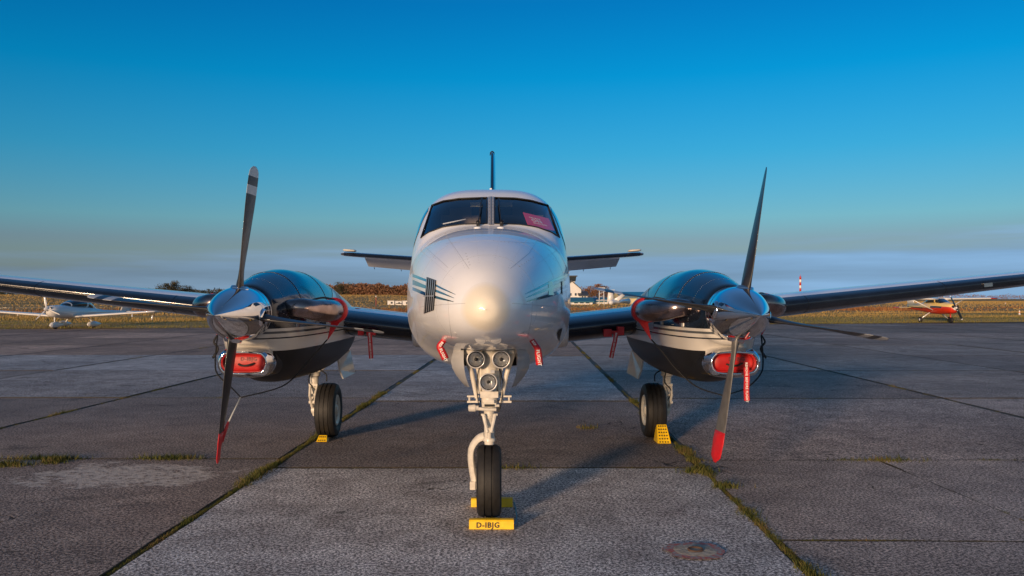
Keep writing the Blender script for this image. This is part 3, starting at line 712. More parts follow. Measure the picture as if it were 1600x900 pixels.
# panel joints and rivets on the nose
for a in ([(664, 386), (680, 400), (700, 418)], [(700, 372), (716, 395), (733, 420)], [(842, 372), (826, 396), (797, 420)], [(655, 480), (690, 476), (727, 474)], [(876, 480), (842, 477), (800, 474)], [(697, 380), (760, 376), (835, 380)], [(700, 470), (702, 500), (706, 530)], [(832, 472), (830, 500), (824, 530)], [(640+5, 462), (648, 500), (654, 535)]):
    hp = [FB.hit(c.x, c.y, 9)for c in [lerp_poly([(x, y, 0) for x, y in a], k/14) for k in range(15)]]
    mb = MB(); mb.tube([h+FB.normal(h)*.0002 for h in hp], .0009, 5); mb.build('panel_joint', M['line'], plane, plane=True)
rv = []
for a, n in (([(664, 390), (680, 404)], 8), ([(833, 402), (812, 416)], 7), ([(771, 376), (812, 381)], 8), ([(728, 396), (734, 414)], 5), ([(857, 398), (872, 410)], 5), ([(672, 402), (675, 408)], 2)):
    for k in range(n):
        c = lerp_poly([(x, y, 0) for x, y in a], k/(n-1)); rv.append((c.x, c.y))
for px, py in rv:
    mb = MB(); h = FB.hit(px, py, 9); mb.lathe(h-FB.normal(h)*.001, FB.normal(h), [(0, .006), (.002, .003)], 6, True); mb.build('fastener', M['line'], plane, plane=True)
for px in (750.5, 774.5):   # round access plates under the nose
    h = FB.hit(px, 530.5, 7); nn = Vector(((px-762.5)*.012, -.75, -.62)).normalized(); h = h+Vector((0, .010, 0)); mb = MB(); mb.lathe(h-nn*.02, nn, [(0, .034), (.02, .034), (.022, .031), (.022, .001)], 24, True)
    pl_ = mb.build('access_plate', M['door'], plane, plane=True)
    mb = MB(); u = nn.orthogonal().normalized(); w = nn.cross(u); mb.tube([h+nn*.002+(u*math.cos(a)+w*math.sin(a))*.033 for a in [2*PI*k/24 for k in range(25)]], .0018, 5, False); mb.build('plate_rim', M['line'], pl_, plane=True)
# ring seams and rivet rows of the skin
mb = MB()
for yq in (5.32, 5.9, 6.45, 7.1):
    ring = [Vector(p) for p in FB.ring(yq, 160)]; ring = [p for p in ring if not (p.z < 1.35 and abs(p.x) < .25 and yq > 6)]
    mt = MB(); mt.tube([p for p in ring if p.z > 1.3], .0007, 4, False); mt.build('panel_joint', M['line'], plane, plane=True)
    for p in ring[::2]:
        nn = FB.normal(p+Vector((0, .02, 0))); q = Vector((p.x, yq+.02, p.z)); mb.lathe(q-nn*.0015, nn, [(0, .0035), (.0022, .002)], 5, True)
for a in range(20, 161, 20):
    for k in range(60):
        yq = 5.2+k*.04; ang = R(a); hw, zt, zb, zc, nu, nl = FB.sec(yq); c_, s2 = math.cos(ang), math.sin(ang); rr = (abs(c_)**nu+abs(s2)**nu)**(-1/nu); p = Vector((hw*rr*c_, yq, zc+(zt-zc)*rr*s2)); nn = FB.normal(p); mb.lathe(p-nn*.0015, nn, [(0, .003), (.002, .0018)], 5, True)
rr_ = mb.build('rivet_rows', M['line'], plane, plane=True, fix=False); rr_['kind'] = 'stuff'
# antennas, beacon
mb = MB(); mb.prism([(-.012, 10.2, 2.72), (-.012, 10.5, 2.72), (-.012, 10.42, 2.93), (-.012, 10.3, 2.93)], (.024, 0, 0)); mb.build('antenna', M['white'], plane, plane=True)
# ---- wings
def airfoil(le, chord, t, n=18, twist=0, z=0, x=0):
    """closed section ring; le = y of leading edge"""
    out = []
    for k in range(2*n):
        a = PI*k/n; c = (1+math.cos(a))/2      # 1 at trailing edge ... 0 at leading edge
        th = 5*t*(.2969*math.sqrt(max(c, 0))-.126*c-.3516*c*c+.2843*c**3-.1015*c**4)
        s_ = 1 if k < n else -1; cam_ = .015*4*c*(1-c)
        if c < .004: th = 0
        out.append((x, le+c*chord, z+(cam_+s_*th)*chord-twist*(c)*chord))
    return out
def wz(x): return 1.27+.11*(x-.8)
def wle(x): return 9.22 if x < 2.2 else 9.22+.045*(x-2.2)
def wch(x): return 2.35 if x < 2.2 else 2.2-.205*(x-2.2)
def wing_part(name, side, xs_, m, le_only=None, grow=0):
    mb = MB(); rings = []
    for x in xs_:
        c = wch(x); tt = .135 if x < 2.2 else .135-.004*(x-2.2)
        a = airfoil(wle(x)-grow, c+2*grow, tt*(1+grow*9), 26, .02, wz(x), side*x)
        rings.append(a)
    ids = mb.ring_loft(rings, True, True, True)
    # the first tenth of the chord is the black de-icing boot
    for i, f in enumerate(mb.f):
        if len(f) == 4:
            q = [mb.v[k] for k in f]; cy = sum(p[1] for p in q)/4; xx = abs(sum(p[0] for p in q)/4)
            frac = (cy-wle(xx))/wch(xx); mb.m[i] = 1 if frac < (.11 if xx < 2.2 else .10) else 0
    return mb.build(name, m, plane, plane=True)
for s_ in (-1, 1):
    w = wing_part('wing', s_, [.55, 1.0, 1.5, 2.0, 2.19, 2.21, 3, 4, 5, 6, 7, 7.45, 7.6, 7.66], [M['white'], M['boot']]); autosmooth(w, 50)
    mb = MB(); rings = []
    for x, g in ((.60, .03), (.74, .032), (.80, .03), (.83, .012)): rings.append(airfoil(wle(x)-g*1.6, .9, .36*(1+g*4), 26, .06, wz(x)+.01, s_*x))
    mb.ring_loft(rings, True, True, True); autosmooth(mb.build('wing_root_fairing', M['white'], plane, plane=True), 50)
    for x in (1.55,):
        for k in range(3):
            mb = MB(); mb.lathe((s_*(x-.0), wle(x)-.001+.012*(k-1)**2, wz(x)+.035-.035*k), (0, -1, 0), [(0, .006), (.006, .004)], 8, True); mb.build('rivet', M['silver'], w, plane=True)
    mb = MB(); mb.box((s_*5.35, wle(5.35)-.004, wz(5.35)+.0), (.09, .02, .04), Matrix.Rotation(s_*-.11, 3, 'Y')); mb.build('stall_vane', M['steel'], w, plane=True)
    for x in (3.4, 4.9, 6.4):   # static seams on the boot
        mb = MB(); a = airfoil(wle(x)-.002, wch(x), .136-.004*(x-2.2)+.002, 26, .02, wz(x), s_*x); pts_ = [p for p in a if p[1] < wle(x)+.22]; mb.tube(pts_, .0015, 5, False); mb.build('boot_seam', M['rubber'], w, plane=True)
# ---- tail
M['cream2'] = mat('yellowed_white_paint', (.7, .66, .56), .4)
for s_ in (-1, 1):
    mb = MB(); rings = []
    for x, ch, dy in ((.1, .82, 0), (1.2, .76, .02), (2.35, .68, .06), (2.56, .60, .10), (2.62, .4, .16)):
        rings.append(airfoil(14.9+dy, ch, .12, 18, 0, 2.215+.07*x, s_*x))
    mb.ring_loft(rings, True, True, True)
    for i, f in enumerate(mb.f):
        if len(f) == 4 and sum(mb.v[k][1] for k in f)/4 < 15.04: mb.m[i] = 1
    st = mb.build('horizontal_stabilizer', [M['white'], M['boot']], plane, plane=True); autosmooth(st, 50)
    mb = MB(); rings = []
    for x, ch in ((.12, .56), (1.2, .52), (2.30, .46)):
        z0 = 2.215+.07*x; y0 = 15.69+.02*x
        rings.append([(s_*x, y0, z0+.035), (s_*x, y0+ch*.97, z0-ch*.33+.004), (s_*x, y0+ch*.97, z0-ch*.33-.004), (s_*x, y0, z0-.035), (s_*x, y0-.03, z0)])
    mb.ring_loft(rings, True, True, True); el = mb.build('elevator', M['white'], plane, plane=True); autosmooth(el, 30)
    mb = MB(); mb.ring_loft([[(s_*x_, 14.98+math.cos(t)*.10*k_, 2.435+.07*(x_-2.2)+math.sin(t)*.022*k_) for t in [2*PI*i/12 for i in range(12)]] for x_, k_ in ((2.34, .5), (2.37, 1), (2.52, 1), (2.56, .5))], True, True, True); mb.build('horn_balance', M['cream2'], st, plane=True)
    for x in (.9, 1.7, 2.2):
        mb = MB(); mb.tube([(s_*x, 16.17, 2.07+.07*x), (s_*x+.0, 16.27, 2.02+.07*x)], .006, 5); mb.build('static_wick', M['strap'], el, plane=True)
mb = MB(); rings = []
for z, le, ch, t in ((2.35, 13.5, 2.2, .05), (2.8, 14.0, 1.85, .055), (3.6, 14.6, 1.45, .06), (4.12, 15.0, 1.15, .062), (4.17, 15.12, .95, .04)):
    rings.append([(p[2], p[1], z) for p in airfoil(le, ch, t*1.2, 18, 0, 0, 0)])
mb.ring_loft(rings, True, True, True)
for i, f in enumerate(mb.f):
    if len(f) == 4: mb.m[i] = 1
autosmooth(mb.build('vertical_fin', [M['white'], M['black']], plane, plane=True), 50)
mb = MB(); mb.lathe((0, 15.4, 4.16), (0, 0, 1), [(0, .045), (.05, .04), (.075, .015)], 12, True); mb.build('tail_beacon', M['strap'], plane, plane=True)
# ---- nacelles
NX = 1.94; PY = 6.70; PZ = 1.503
def nac(cx):
    return Body([(6.955, .17, 1.675, 1.31, 1.48, 2.0, 2.0), (6.965, .20, 1.705, 1.275, 1.48, 2.0, 2.0), (7.0, .222, 1.73, 1.25, 1.47, 2.05, 2.2), (7.1, .25, 1.755, 1.235, 1.45, 2.06, 2.3), (7.2, .272, 1.778, 1.08, 1.41, 2.08, 2.35), (7.4, .308, 1.82, .95, 1.38, 2.1, 2.4), (7.7, .342, 1.865, .885, 1.37, 2.15, 2.4),
                 (8.07, .362, 1.895, .87, 1.37, 2.15, 2.7), (8.7, .374, 1.888, .865, 1.36, 2.15, 3.1), (9.3, .382, 1.83, .88, 1.36, 2.1, 3.2), (10, .37, 1.72, .93, 1.34, 2.1, 3.0), (11, .26, 1.58, 1.12, 1.34, 2, 2.1), (12.1, .08, 1.44, 1.3, 1.37, 2, 2)], cx)
def stadium(cx, cy, cz, a, b, n=48):
    """ring of half width a, half height b in the plane y=cy"""
    out = []
    for k in range(n):
        t = 2*PI*k/n; c, q = math.cos(t), math.sin(t); e = 2.9; r = (abs(c)**e+abs(q)**e)**(-1/e); out.append((cx+a*r*c*1.0, cy, cz+b*r*q)) if False else out.append((cx+(a-b)*(1 if c > 0 else -1)*min(1, abs(c)*2.2)+b*c, cy, cz+b*q))
    return out
BC = pchip([.0, .12, .2, .3, .5, .7, .85, .93, .975, 1.0], [.11, .12, .145, .175, .195, .198, .186, .172, .14, .05])
BT = pchip([0, .15, .3, .6, 1.0], [.10, .075, .035, .018, .007]); BB = pchip([.1, .3, .75, 1.0], [106, 97, 84, 79])
def blade_ring(c0, phi, r, grow=0, Rr=1.145, n=18):
    er = Vector((math.cos(phi), 0, math.sin(phi))); et = Vector((-math.sin(phi), 0, math.cos(phi))); ax = Vector((0, -1, 0))
    b = R(BB(r)); le = et*math.cos(b)+ax*math.sin(b); th = er.cross(le).normalized(); ch = BC(r)+2*grow; tk = BT(r)+2*grow
    out = []
    for k in range(n):
        a = 2*PI*k/n; x = math.cos(a)*.5; y = math.sin(a)*.5
        out.append(c0+er*(r*Rr)+le*(ch*(x+.02))+th*(tk*y*(1.0-.55*abs(x)*2*(1 if x < 0 else .35))))
    return out
PH0 = {-1: R(90-7.2), 1: R(90-10)}
for s_ in (-1, 1):
    cx = s_*NX; NB = nac(cx)
    mb = MB(); ynac = [6.955, 6.96, 6.965, 6.98, 7.0, 7.03, 7.07, 7.15]+list(np.arange(7.25, 12.1, .12))+[12.1]
    mb.ring_loft([NB.ring(y, 72) for y in ynac], True, True, True); nacl = mb.build('engine_nacelle', M['livery'], plane, plane=True)
    # seam across the dome
    for yq in (7.62, 8.55):
        mb = MB(); mb.tube([p for p in NB.ring(yq, 72, .0005)][2:35], .0028, 5, False); mb.build('cowl_seam', M['dark'], nacl, plane=True)
    # screw rows beside the seams, and two latches
    mb = MB()
    for yq in (7.25, 7.60, 7.64, 8.53, 8.57):
        for p in NB.ring(yq, 120)[0:61]:
            p = Vector(p); nn = NB.normal(p); mb.lathe(p-nn*.001, nn, [(0, .0045), (.0022, .003)], 5, True)
    for k in range(44):
        yq = 7.1+k*.05; hw, zt, zb, zc, nu, nl = NB.sec(yq)
        for sd in (-1, 1):
            a = R(12); c_, s2 = math.cos(a), math.sin(a); rr = (c_**nu+s2**nu)**(-1/nu); p = Vector((cx+sd*hw*rr*c_, yq, zc+(zt-zc)*rr*s2)); nn = NB.normal(p); mb.lathe(p-nn*.001, nn, [(0, .004), (.002, .003)], 5, True)
    rw = mb.build('screw_rows', M['steel'], nacl, plane=True, fix=False); rw['kind'] = 'stuff'
    for yq in (7.4, 8.0):
        hw, zt, zb, zc, nu, nl = NB.sec(yq); mb = MB(); mb.box((cx-s_*(hw+.002), yq, 1.40), (.012, .07, .03)); mb.build('cowl_latch', M['steel'], nacl, plane=True)
    # white cheek behind the exhaust on the fuselage side
    mb = MB(); ids = []
    for i in range(13):
        y = 8.35+1.0*i/12; row = []
        for j in range(7):
            lo = R(-4); hi = R(6+50*(i/12)**1.1); a = lo+(hi-lo)*j/6; hw, zt, zb, zc, nu, nl = NB.sec(y); c, q = math.cos(a), math.sin(a); e = nu if q >= 0 else nl; h = (zt-zc) if q >= 0 else zc-zb
            r = (abs(c)**e+abs(q)**e)**(-1/e); row.append(mb.vert((cx-s_*(hw+.003)*r*c, y, zc+(h+.003)*r*q)))
        ids.append(row)
    for a, b in zip(ids[:-1], ids[1:]):
        for j in range(6): mb.face((a[j], b[j], b[j+1], a[j+1]))
    mb.build('cowl_side_panel', M['silver'], nacl, plane=True)
    # main intake: chrome lip
    ic = Vector(P(381, 567, 7.0)) if s_ < 0 else Vector(P(1147, 567, 7.0))
    mb = MB(); A, B = .222, .122; rings = []
    mb.ring_loft([stadium(ic.x, ic.y+dy, ic.z-dz, A+g, B+g) for dy, g, dz in ((.17, .003, 0), (.3, .015, -.0), (.5, .02, .0), (.8, 0, -.02), (1.1, -.06, -.05))]); mb.build('intake_duct', M['livery'], nacl, plane=True); mb = MB()
    for dy, g in ((.19, .0), (.16, .006), (.06, .004), (0, -.008), (-.03, -.026), (-.036, -.034), (-.03, -.042), (0, -.05), (.10, -.054)):
        rings.append(stadium(ic.x, ic.y+dy, ic.z, A+g, B+g))
    mb.ring_loft(rings); mb.build('intake_lip', M['chrome'], nacl, plane=True)
    # small oval oil cooler inlet under the spinner
    oc = Vector(P(371, 521, 6.93)) if s_ < 0 else Vector(P(1159, 522, 6.93))
    mb = MB(); mb.ring_loft([stadium(oc.x, oc.y+dy, oc.z, .11+g, .05+g) for dy, g in ((.16, .0), (.08, .004), (0, 0), (-.012, -.008), (-.01, -.014), (.04, -.018))]); mb.build('oil_cooler_inlet', M['chrome'], nacl, plane=True)
    mb = MB(); mb.ring_loft([stadium(oc.x, oc.y+dy, oc.z, .093+g, .033+g) for dy, g in ((.06, 0), (.0, -.001), (-.012, -.012), (-.016, -.03))], True, True, True)
    o = mb.build('inlet_plug', M['redplug'], None, plane=True)
    tag(o, 'small red plug in the oval inlet under the %s spinner' % ('left' if s_ < 0 else 'right'), 'plug', 'red plugs in the small oval inlets')
    # exhaust stacks
    for k_ in (-1, 1):
        inner = (k_ == -s_); EZ = 1.525 if inner else 1.565
        mb = MB(); e0 = cx+k_*.20
        path = bend([(cx+k_*.22, 7.30, EZ+.01), (cx+k_*.36, 7.27, EZ+.02), (cx+k_*.46, 7.36, EZ), (cx+k_*.525, 7.52, EZ-.01), (cx+k_*.54, 7.72, EZ-.01), (cx+k_*.54, 7.88, EZ-.01)], 5)
        nP = len(path); mb.tube(path, [.070+.028*min(1, i/(nP*.6)) for i in range(nP)], 24, True, 1.0, Vector((0, 0, 1)))
        mb.build('exhaust_stack', M['exhaust'], nacl, plane=True)
        # red cover ring with strap and pennant
        cv = thing('exhaust_cover', 'red cover with black strap round the %s exhaust stack of the %s engine' % ('inner' if inner else 'outer', 'left' if s_ < 0 else 'right'), 'exhaust cover', askew((cx+k_*.53, 7.82, 1.5)), 'red covers on the exhaust stacks')
        ec = Vector((cx+k_*.54, 7.84, EZ-.01))
        mb = MB(); mb.lathe(ec, (0, 1, 0), [(-.03, .096), (-.025, .112), (0, .118), (.07, .116), (.1, .09), (.11, .01)], 32, True); mb.build('cover_cup', M['red'], cv, plane=True)
        mb = MB(); mb.prism([ec+Vector((k_*-.02, -.03, -.10)), ec+Vector((k_*.06, -.03, -.10)), ec+Vector((-k_*.05, -.06, -.27))], (0, .012, 0)); mb.build('pennant', M['red'], cv, plane=True)
        mb = MB(); a = ec+Vector((-k_*.05, -.06, -.26))
        mb.tube(bend([ec+Vector((0, -.03, .1)), ec+Vector((-k_*.08, -.14, .115)), ec+Vector((-k_*.2, -.2, .08)), ec+Vector((-k_*.26, -.25, .06))], 4), .009, 5, True, 2.2)
        if inner:
            join = Vector(P(376, 621, 7.02)) if s_ < 0 else Vector(P(1130, 618, 7.02))
            rim_ = Vector((cx-s_*.30, 7.45, 1.02)); rim2 = Vector((cx-s_*.20, 7.3, .90))
            mb.tube(bend([a, Vector((cx-s_*.405, 7.62, 1.13)), rim_+Vector((-s_*.035, .03, -.0)), rim2+Vector((0, 0, -.015)), join], 5), .005, 5, True, 1.8)
        else:
            join = Vector(P(376, 621, 7.02)) if s_ < 0 else Vector(P(1130, 618, 7.02))
            mb.tube(bend([a, Vector((cx+s_*.42, 7.5, 1.08)), Vector((cx+s_*.35, 7.35, .98)), Vector((cx+s_*.2, 7.25, .875)), join], 6), .0045, 5, True, 1.6)
            mb.tube(bend([a, a+Vector((s_*.03, -.01, -.06)), a+Vector((-s_*.01, -.02, -.12)), a+Vector((s_*.04, -.01, -.2))], 4), .009, 5, True, 2.2)
        mb.build('strap', M['strap'], cv, plane=True)
    # intake plug, handle, print
    pg = thing('intake_plug', 'red padded plug filling the chrome lipped intake of the %s engine' % ('left' if s_ < 0 else 'right'), 'intake plug', askew((ic.x, ic.y, ic.z)), 'red plugs in the two lower engine intakes')
    mb = MB(); mb.ring_loft([stadium(ic.x, ic.y+dy, ic.z, .168+g, .070+g) for dy, g in ((.12, 0), (.055, .001), (.045, -.006), (.037, -.03), (.035, -.06))], True, True, True)
    mb.build('plug_body', M['redplug'], pg, plane=True)
    mb = MB(); mb.tube(bend([(ic.x-.05, ic.y+.035, ic.z-.012), (ic.x-.02, ic.y+.013, ic.z-.024), (ic.x+.03, ic.y+.008, ic.z-.02), (ic.x+.075, ic.y+.035, ic.z-.006)], 4), .008, 6, True, 1.6); mb.build('handle', M['strap'], pg, plane=True)
    text('lettering', 'D-IBJG', .042, M['ink'], pg, (ic.x+.03, ic.y+.0335, ic.z+.028), (PI/2, 0, 0), .0006, True)
    # propeller
    hub = Vector((cx, PY, PZ)); mb = MB(); mb.lathe(hub+Vector((0, .255, 0)), (0, -1, 0), [(0, .05), (0, .205), (.015, .213), (.03, .212)], 48, True)
    pr = mb.build('propeller', M['steel'], plane, plane=True)
    mb = MB(); prof = []
    for k in range(33):
        u = k/32; h = -.22+.745*u      # ogive
        r = .212*(1-max(0, (u-.22)/.78)**1.75)**.86 if u < 1 else .001
        prof.append((h, max(r, .0012)))
    mb.lathe(hub, (0, -1, 0), prof, 64); mb.build('spinner', M['chrome'], pr, plane=True)
    mb = MB(); mb.lathe(hub, (0, -1, 0), [(-.155, .2125), (-.152, .2138), (-.146, .2138), (-.143, .2125)], 64); mb.build('spinner_seam', M['steel'], pr, plane=True)
    for k in range(4):
        ph = PH0[s_]+k*PI/2; mb = MB(); rs_ = [.12, .16, .2, .25, .3, .36, .42, .5, .58, .66, .72, .78, .81, .8105, .87, .8705, .93, .9305, .96, .98, .992, 1.0]
        mb.ring_loft([blade_ring(hub, ph, r) for r in rs_], True, True, True)
        for i, f in enumerate(mb.f):
            if len(f) == 4:
                rr = (sum((Vector(mb.v[q]) for q in f), Vector())/4-hub).length/1.145; mb.m[i] = 1 if (.81 < rr < .87 or rr > .93) and not (s_ > 0 and k == 0) else 0
        mb.build('blade', [M['blade'] if not (s_ > 0 and k == 2) else M['bladelit'], M['band']], pr, plane=True)
        er = Vector((math.cos(ph), 0, math.sin(ph))); mb = MB(); mb.lathe(hub+er*.165, er, [(0, .075), (.035, .070), (.052, .062), (.054, .05)], 24); mb.build('blade_cuff', M['chrome'], pr, plane=True)
    # boot tied over the lower blade
    ph = PH0[s_]+PI; er = Vector((math.cos(ph), 0, math.sin(ph)))
    bt = thing('propeller_boot', 'red boot tied over the lower blade of the %s propeller' % ('left' if s_ < 0 else 'right'), 'propeller boot', askew(hub+er*1.0), 'red boots on the lower propeller blades')
    r0 = .80
    mb = MB(); mb.ring_loft([blade_ring(hub, ph, r, .008+.003*math.sin(r*60)) for r in (r0, r0+.03, r0+.07, .9, .94, .97, .99, 1.0)]+[blade_ring(hub, ph, 1.01, .001)], True, True, True); mb.build('sleeve', M['red'], bt, plane=True)
    mb = MB(); join = Vector(P(376, 621, 7.02)) if s_ < 0 else Vector(P(1130, 618, 7.02))
    att = hub+er*(.80*1.145)+Vector((0, .085, 0)); 
    if s_ < 0: att = Vector(P(357, 660, 6.85))
    mb.tube([join, att], .007, 6); mb.build('cord', M['cord'], bt, plane=True)
    mb = MB(); mb.tube([att, hub+er*(.86*1.145)+Vector((0, .03, 0))], [.016, .03], 8, True, .4); mb.build('tab', M['red'], bt, plane=True)
# ---- streamers and covers
def streamer(mb, pts_, w, th=.003):
    """a ribbon facing the viewer along a polyline"""
    rings = []
    for i, p in enumerate(pts_):
        p = Vector(p); t = (Vector(pts_[min(i+1, len(pts_)-1)])-Vector(pts_[max(0, i-1)])).normalized(); u = t.cross(Vector((0, 1, 0))).normalized()*w/2; v = Vector((0, th, 0))
        rings.append([p-u-v, p+u-v, p+u+v, p-u+v])
    mb.smooth = False; mb.ring_loft(rings, True, True, True)
def rbf(parent, a, b, txt, size, y):
    a = Vector(a); b = Vector(b); d = (b-a); ang = math.atan2(d.z, d.x); c = (a+b)/2
    return text('lettering', txt, size, M['letter'], parent, (c.x, y, c.z), Matrix.Rotation(-ang, 3, 'Y').to_4x4().to_euler() if False else (PI/2, -ang, 0), .0004, True, bold=.0006)
a = P(1166, 574, 6.93); b = P(1167, 626, 6.93)
st = thing('warning_streamer', 'red remove before flight ribbon hanging from the right intake plug', 'warning streamer', askew(a), 'red remove before flight streamers')
mb = MB(); streamer(mb, [a, a.lerp(b, .3)+Vector((.003, 0, 0)), a.lerp(b, .7)+Vector((-.003, 0, 0)), b], .043); mb.build('ribbon', M['red'], st, plane=True)
rbf(st, a, a.lerp(b, .9), 'REMOVE BEFORE FLIGHT', .026, 6.926)
for s_, pa, pb, lab in ((-1, (577, 518), (580, 560), 'left'), (1, (963, 518), (955, 559), 'right')):
    y = 9.12; a = P(*pa, y); b = P(*pb, y)
    st = thing('wing_inlet_cover', 'red plug and hanging ribbon on the %s inboard wing leading edge' % lab, 'inlet cover', askew(a), 'red covers with ribbons on the inboard wings')
    mb = MB(); q = P(565 if s_ < 0 else 963, 520 if s_ < 0 else 519, 9.17)
    if s_ < 0: mb.box(P(564, 520, 9.20), (.05, .1, .05)); mb.box(P(580, 521, 9.18), (.09, .1, .035))
    else: mb.box(P(949, 520, 9.2), (.08, .1, .08)); mb.box(P(969, 517, 9.2), (.07, .1, .09)); mb.box(P(959, 519, 9.22), (.12, .1, .03))
    mb.build('plug', M['red'], st, plane=True)
    mb = MB(); streamer(mb, [a, a.lerp(b, .35)+Vector((.004, -.01, 0)), a.lerp(b, .7), b], .046); mb.build('ribbon', M['red'], st, plane=True)
    rbf(st, a.lerp(b, .12), b, 'REMOVE BEFORE FLIGHT', .0235, y-.016)
# fuselage pitot tubes and their covers
for s_, pts_, lab in ((-1, [(707, 518.5), (699, 526), (692, 534), (687, 541), (690, 548), (693, 554), (696, 561)], 'left'), (1, [(820, 518.5), (828, 527), (834, 536), (840, 545), (841, 552), (842, 560), (843, 570)], 'right')):
    y = 5.75; pp = [P(px, py, y) for px, py in pts_]
    h = FB.hit(*( (712, 519) if s_ < 0 else (816, 518)), 7)
    mb = MB(); mb.tube([h+Vector((0, .02, 0)), pp[0], pp[1]], .014, 10); mb.tube([h+Vector((0, .08, .01)), pp[0]], [.014, .01], 8); mb.build('pitot_tube', M['silver'], plane, plane=True)
    st = thing('pitot_cover', 'red sleeve with white print drooping from the %s nose pitot tube' % lab, 'pitot cover', askew(pp[1]), 'red pitot covers under the nose')
    mb = MB(); mb.tube(bend(pp[1:], 4), [.017+.007*min(1, i/12) for i in range(len(bend(pp[1:], 4)))], 10, True, .8); mb.build('sleeve', M['red'], st, plane=True)
    a, b = (pp[4], pp[6]) if s_ < 0 else (pp[3], pp[6])
    if s_ < 0:
        rbf(st, a, b, 'FLIGHT', .026, y-.026); rbf(st, pp[2], pp[3], 'BEF', .022, y-.026)
    else:
        rbf(st, pp[3]+Vector((0,0,-.01)), pp[6], 'FLIGHT', .03, y-.026); rbf(st, pp[1], pp[3], 'BEF', .022, y-.024)
# red sign behind the right windshield
qd = []
for px, py in ((817, 332.5), (858, 340.5), (866, 361), (826, 351.5)):
    h = FB.hit(px, py, 9.2); qd.append(P(px, py, h.y+.045))
ux = (qd[1]+qd[2]-qd[0]-qd[3]).normalized(); uz = (qd[0]+qd[1]-qd[2]-qd[3]); uz = (uz-ux*uz.dot(ux)).normalized(); un = ux.cross(uz); cq = sum(qd, Vector())/4
qd = [q-un*(q-cq).dot(un) for q in qd]
SR = Matrix((ux, uz, un)).transposed().to_euler()
sg = thing('parking_placard', 'tilted red card reading ON behind the right windshield pane', 'sign', askew(cq))
mb = MB(); mb.prism(qd, -un*.004); mb.build('card', mat('red_card', (.9, .07, .16), .5), sg, plane=True)
sw = ((qd[1]-qd[0]).length+(qd[2]-qd[3]).length)/2
for body, size, fx, fz, bd in (('ON', .066, -.09, -.003, .0015), ('PARK BRAKE', .019, -.07, .045, .0006), ('DO NOT MOVE', .019, -.04, -.049, .0006)):
    text('lettering', body, size*sw/.28, M['letter'], sg, cq+ux*fx*sw+uz*fz+un*.002, SR, .0006, True, bold=bd)
# red cover lying on the left wing
mb = MB(); c = P(557, 487, 9.75); mb.ring_loft([[(c.x+math.cos(t)*.09*k, c.y+math.sin(t)*.12*k, wz(1.4)+.15+h) for t in [2*PI*i/20 for i in range(20)]] for k, h in ((1, -.03), (.95, .005), (.6, .025), (.1, .032))], True, True, True)
tag(mb.build('filler_cap_cover', M['red'], None, plane=True), 'low red cover lying on top of the left inboard wing', 'cover')
# ---- nose gear
G = lambda px, py, y=6.36: P(px, py, y)
gearm = MB()
g = gearm
g.lathe(G(764.5, 540), (0, 0, -1), [(-.12, .045), (0, .05), (.36, .05), (.37, .058), (.43, .058), (.44, .04), (.72, .036)], 24, True)
for s_ in (-1, 1):
    g.tube([G(764.5+s_*40, 541), G(764.5+s_*27, 585), G(764.5+s_*20, 622)], [.022, .017, .014], 10)
    g.tube([G(764.5+s_*10, 552), G(764.5+s_*16, 615)], .013, 8)
    g.box(G(764.5+s_*25, 619), (.09, .03, .012)); g.box(G(764.5+s_*25, 627.5), (.09, .035, .014)); g.tube([G(764.5+s_*31, 618), G(764.5+s_*31, 628)], .008, 6); g.tube([G(764.5+s_*19, 618), G(764.5+s_*19, 628)], .010, 6)
    g.box(G(764.5+s_*30, 547, 6.34), (.075, .05, .05))
    g.tube([G(764.5+s_*9, 648, 6.30), G(764.5+s_*3, 676, 6.26)], [.014, .011], 8); g.tube([G(764.5+s_*13, 648, 6.30), G(764.5+s_*7, 648, 6.30)], .008, 6)
    g.tube([G(764.5+s_*4, 545, 6.45), G(764.5+s_*4, 605, 6.5)], .012, 8)
g.box(G(764.5, 616, 6.33), (.13, .06, .045)); g.box(G(764.5, 627, 6.31), (.07, .03, .02)); g.box(G(764.5, 632, 6.33), (.10, .08, .03))
g.tube([G(740, 638, 6.27), G(762, 640, 6.26), G(775, 640, 6.27)], [.013, .012, .012], 10); g.lathe(G(731.5, 638, 6.27), (1, 0, .04), [(0, .012), (.004, .024), (.05, .026), (.06, .018), (.075, .018)], 16, True)
g.tube([G(753, 634, 6.3), G(780, 634, 6.3)], .010, 8)
g.lathe(G(764.5, 648), (0, 0, -1), [(0, .036), (.02, .05), (.03, .04), (.14, .03)], 20, True)
g.tube([G(764.5, 668, 6.28), G(764.5, 684, 6.30)], .016, 10); g.tube([G(758, 675, 6.27), G(771, 675, 6.27)], .007, 6)
g.prism([G(732, 542, 6.40), G(797, 542, 6.40), G(786, 575, 6.40), G(781, 613, 6.40), G(748, 613, 6.40), G(743, 575, 6.40)], (0, .05, 0))
g.tube([G(764.5, 545, 6.38), G(764.5, 612, 6.36)], [.075, .055], 16)
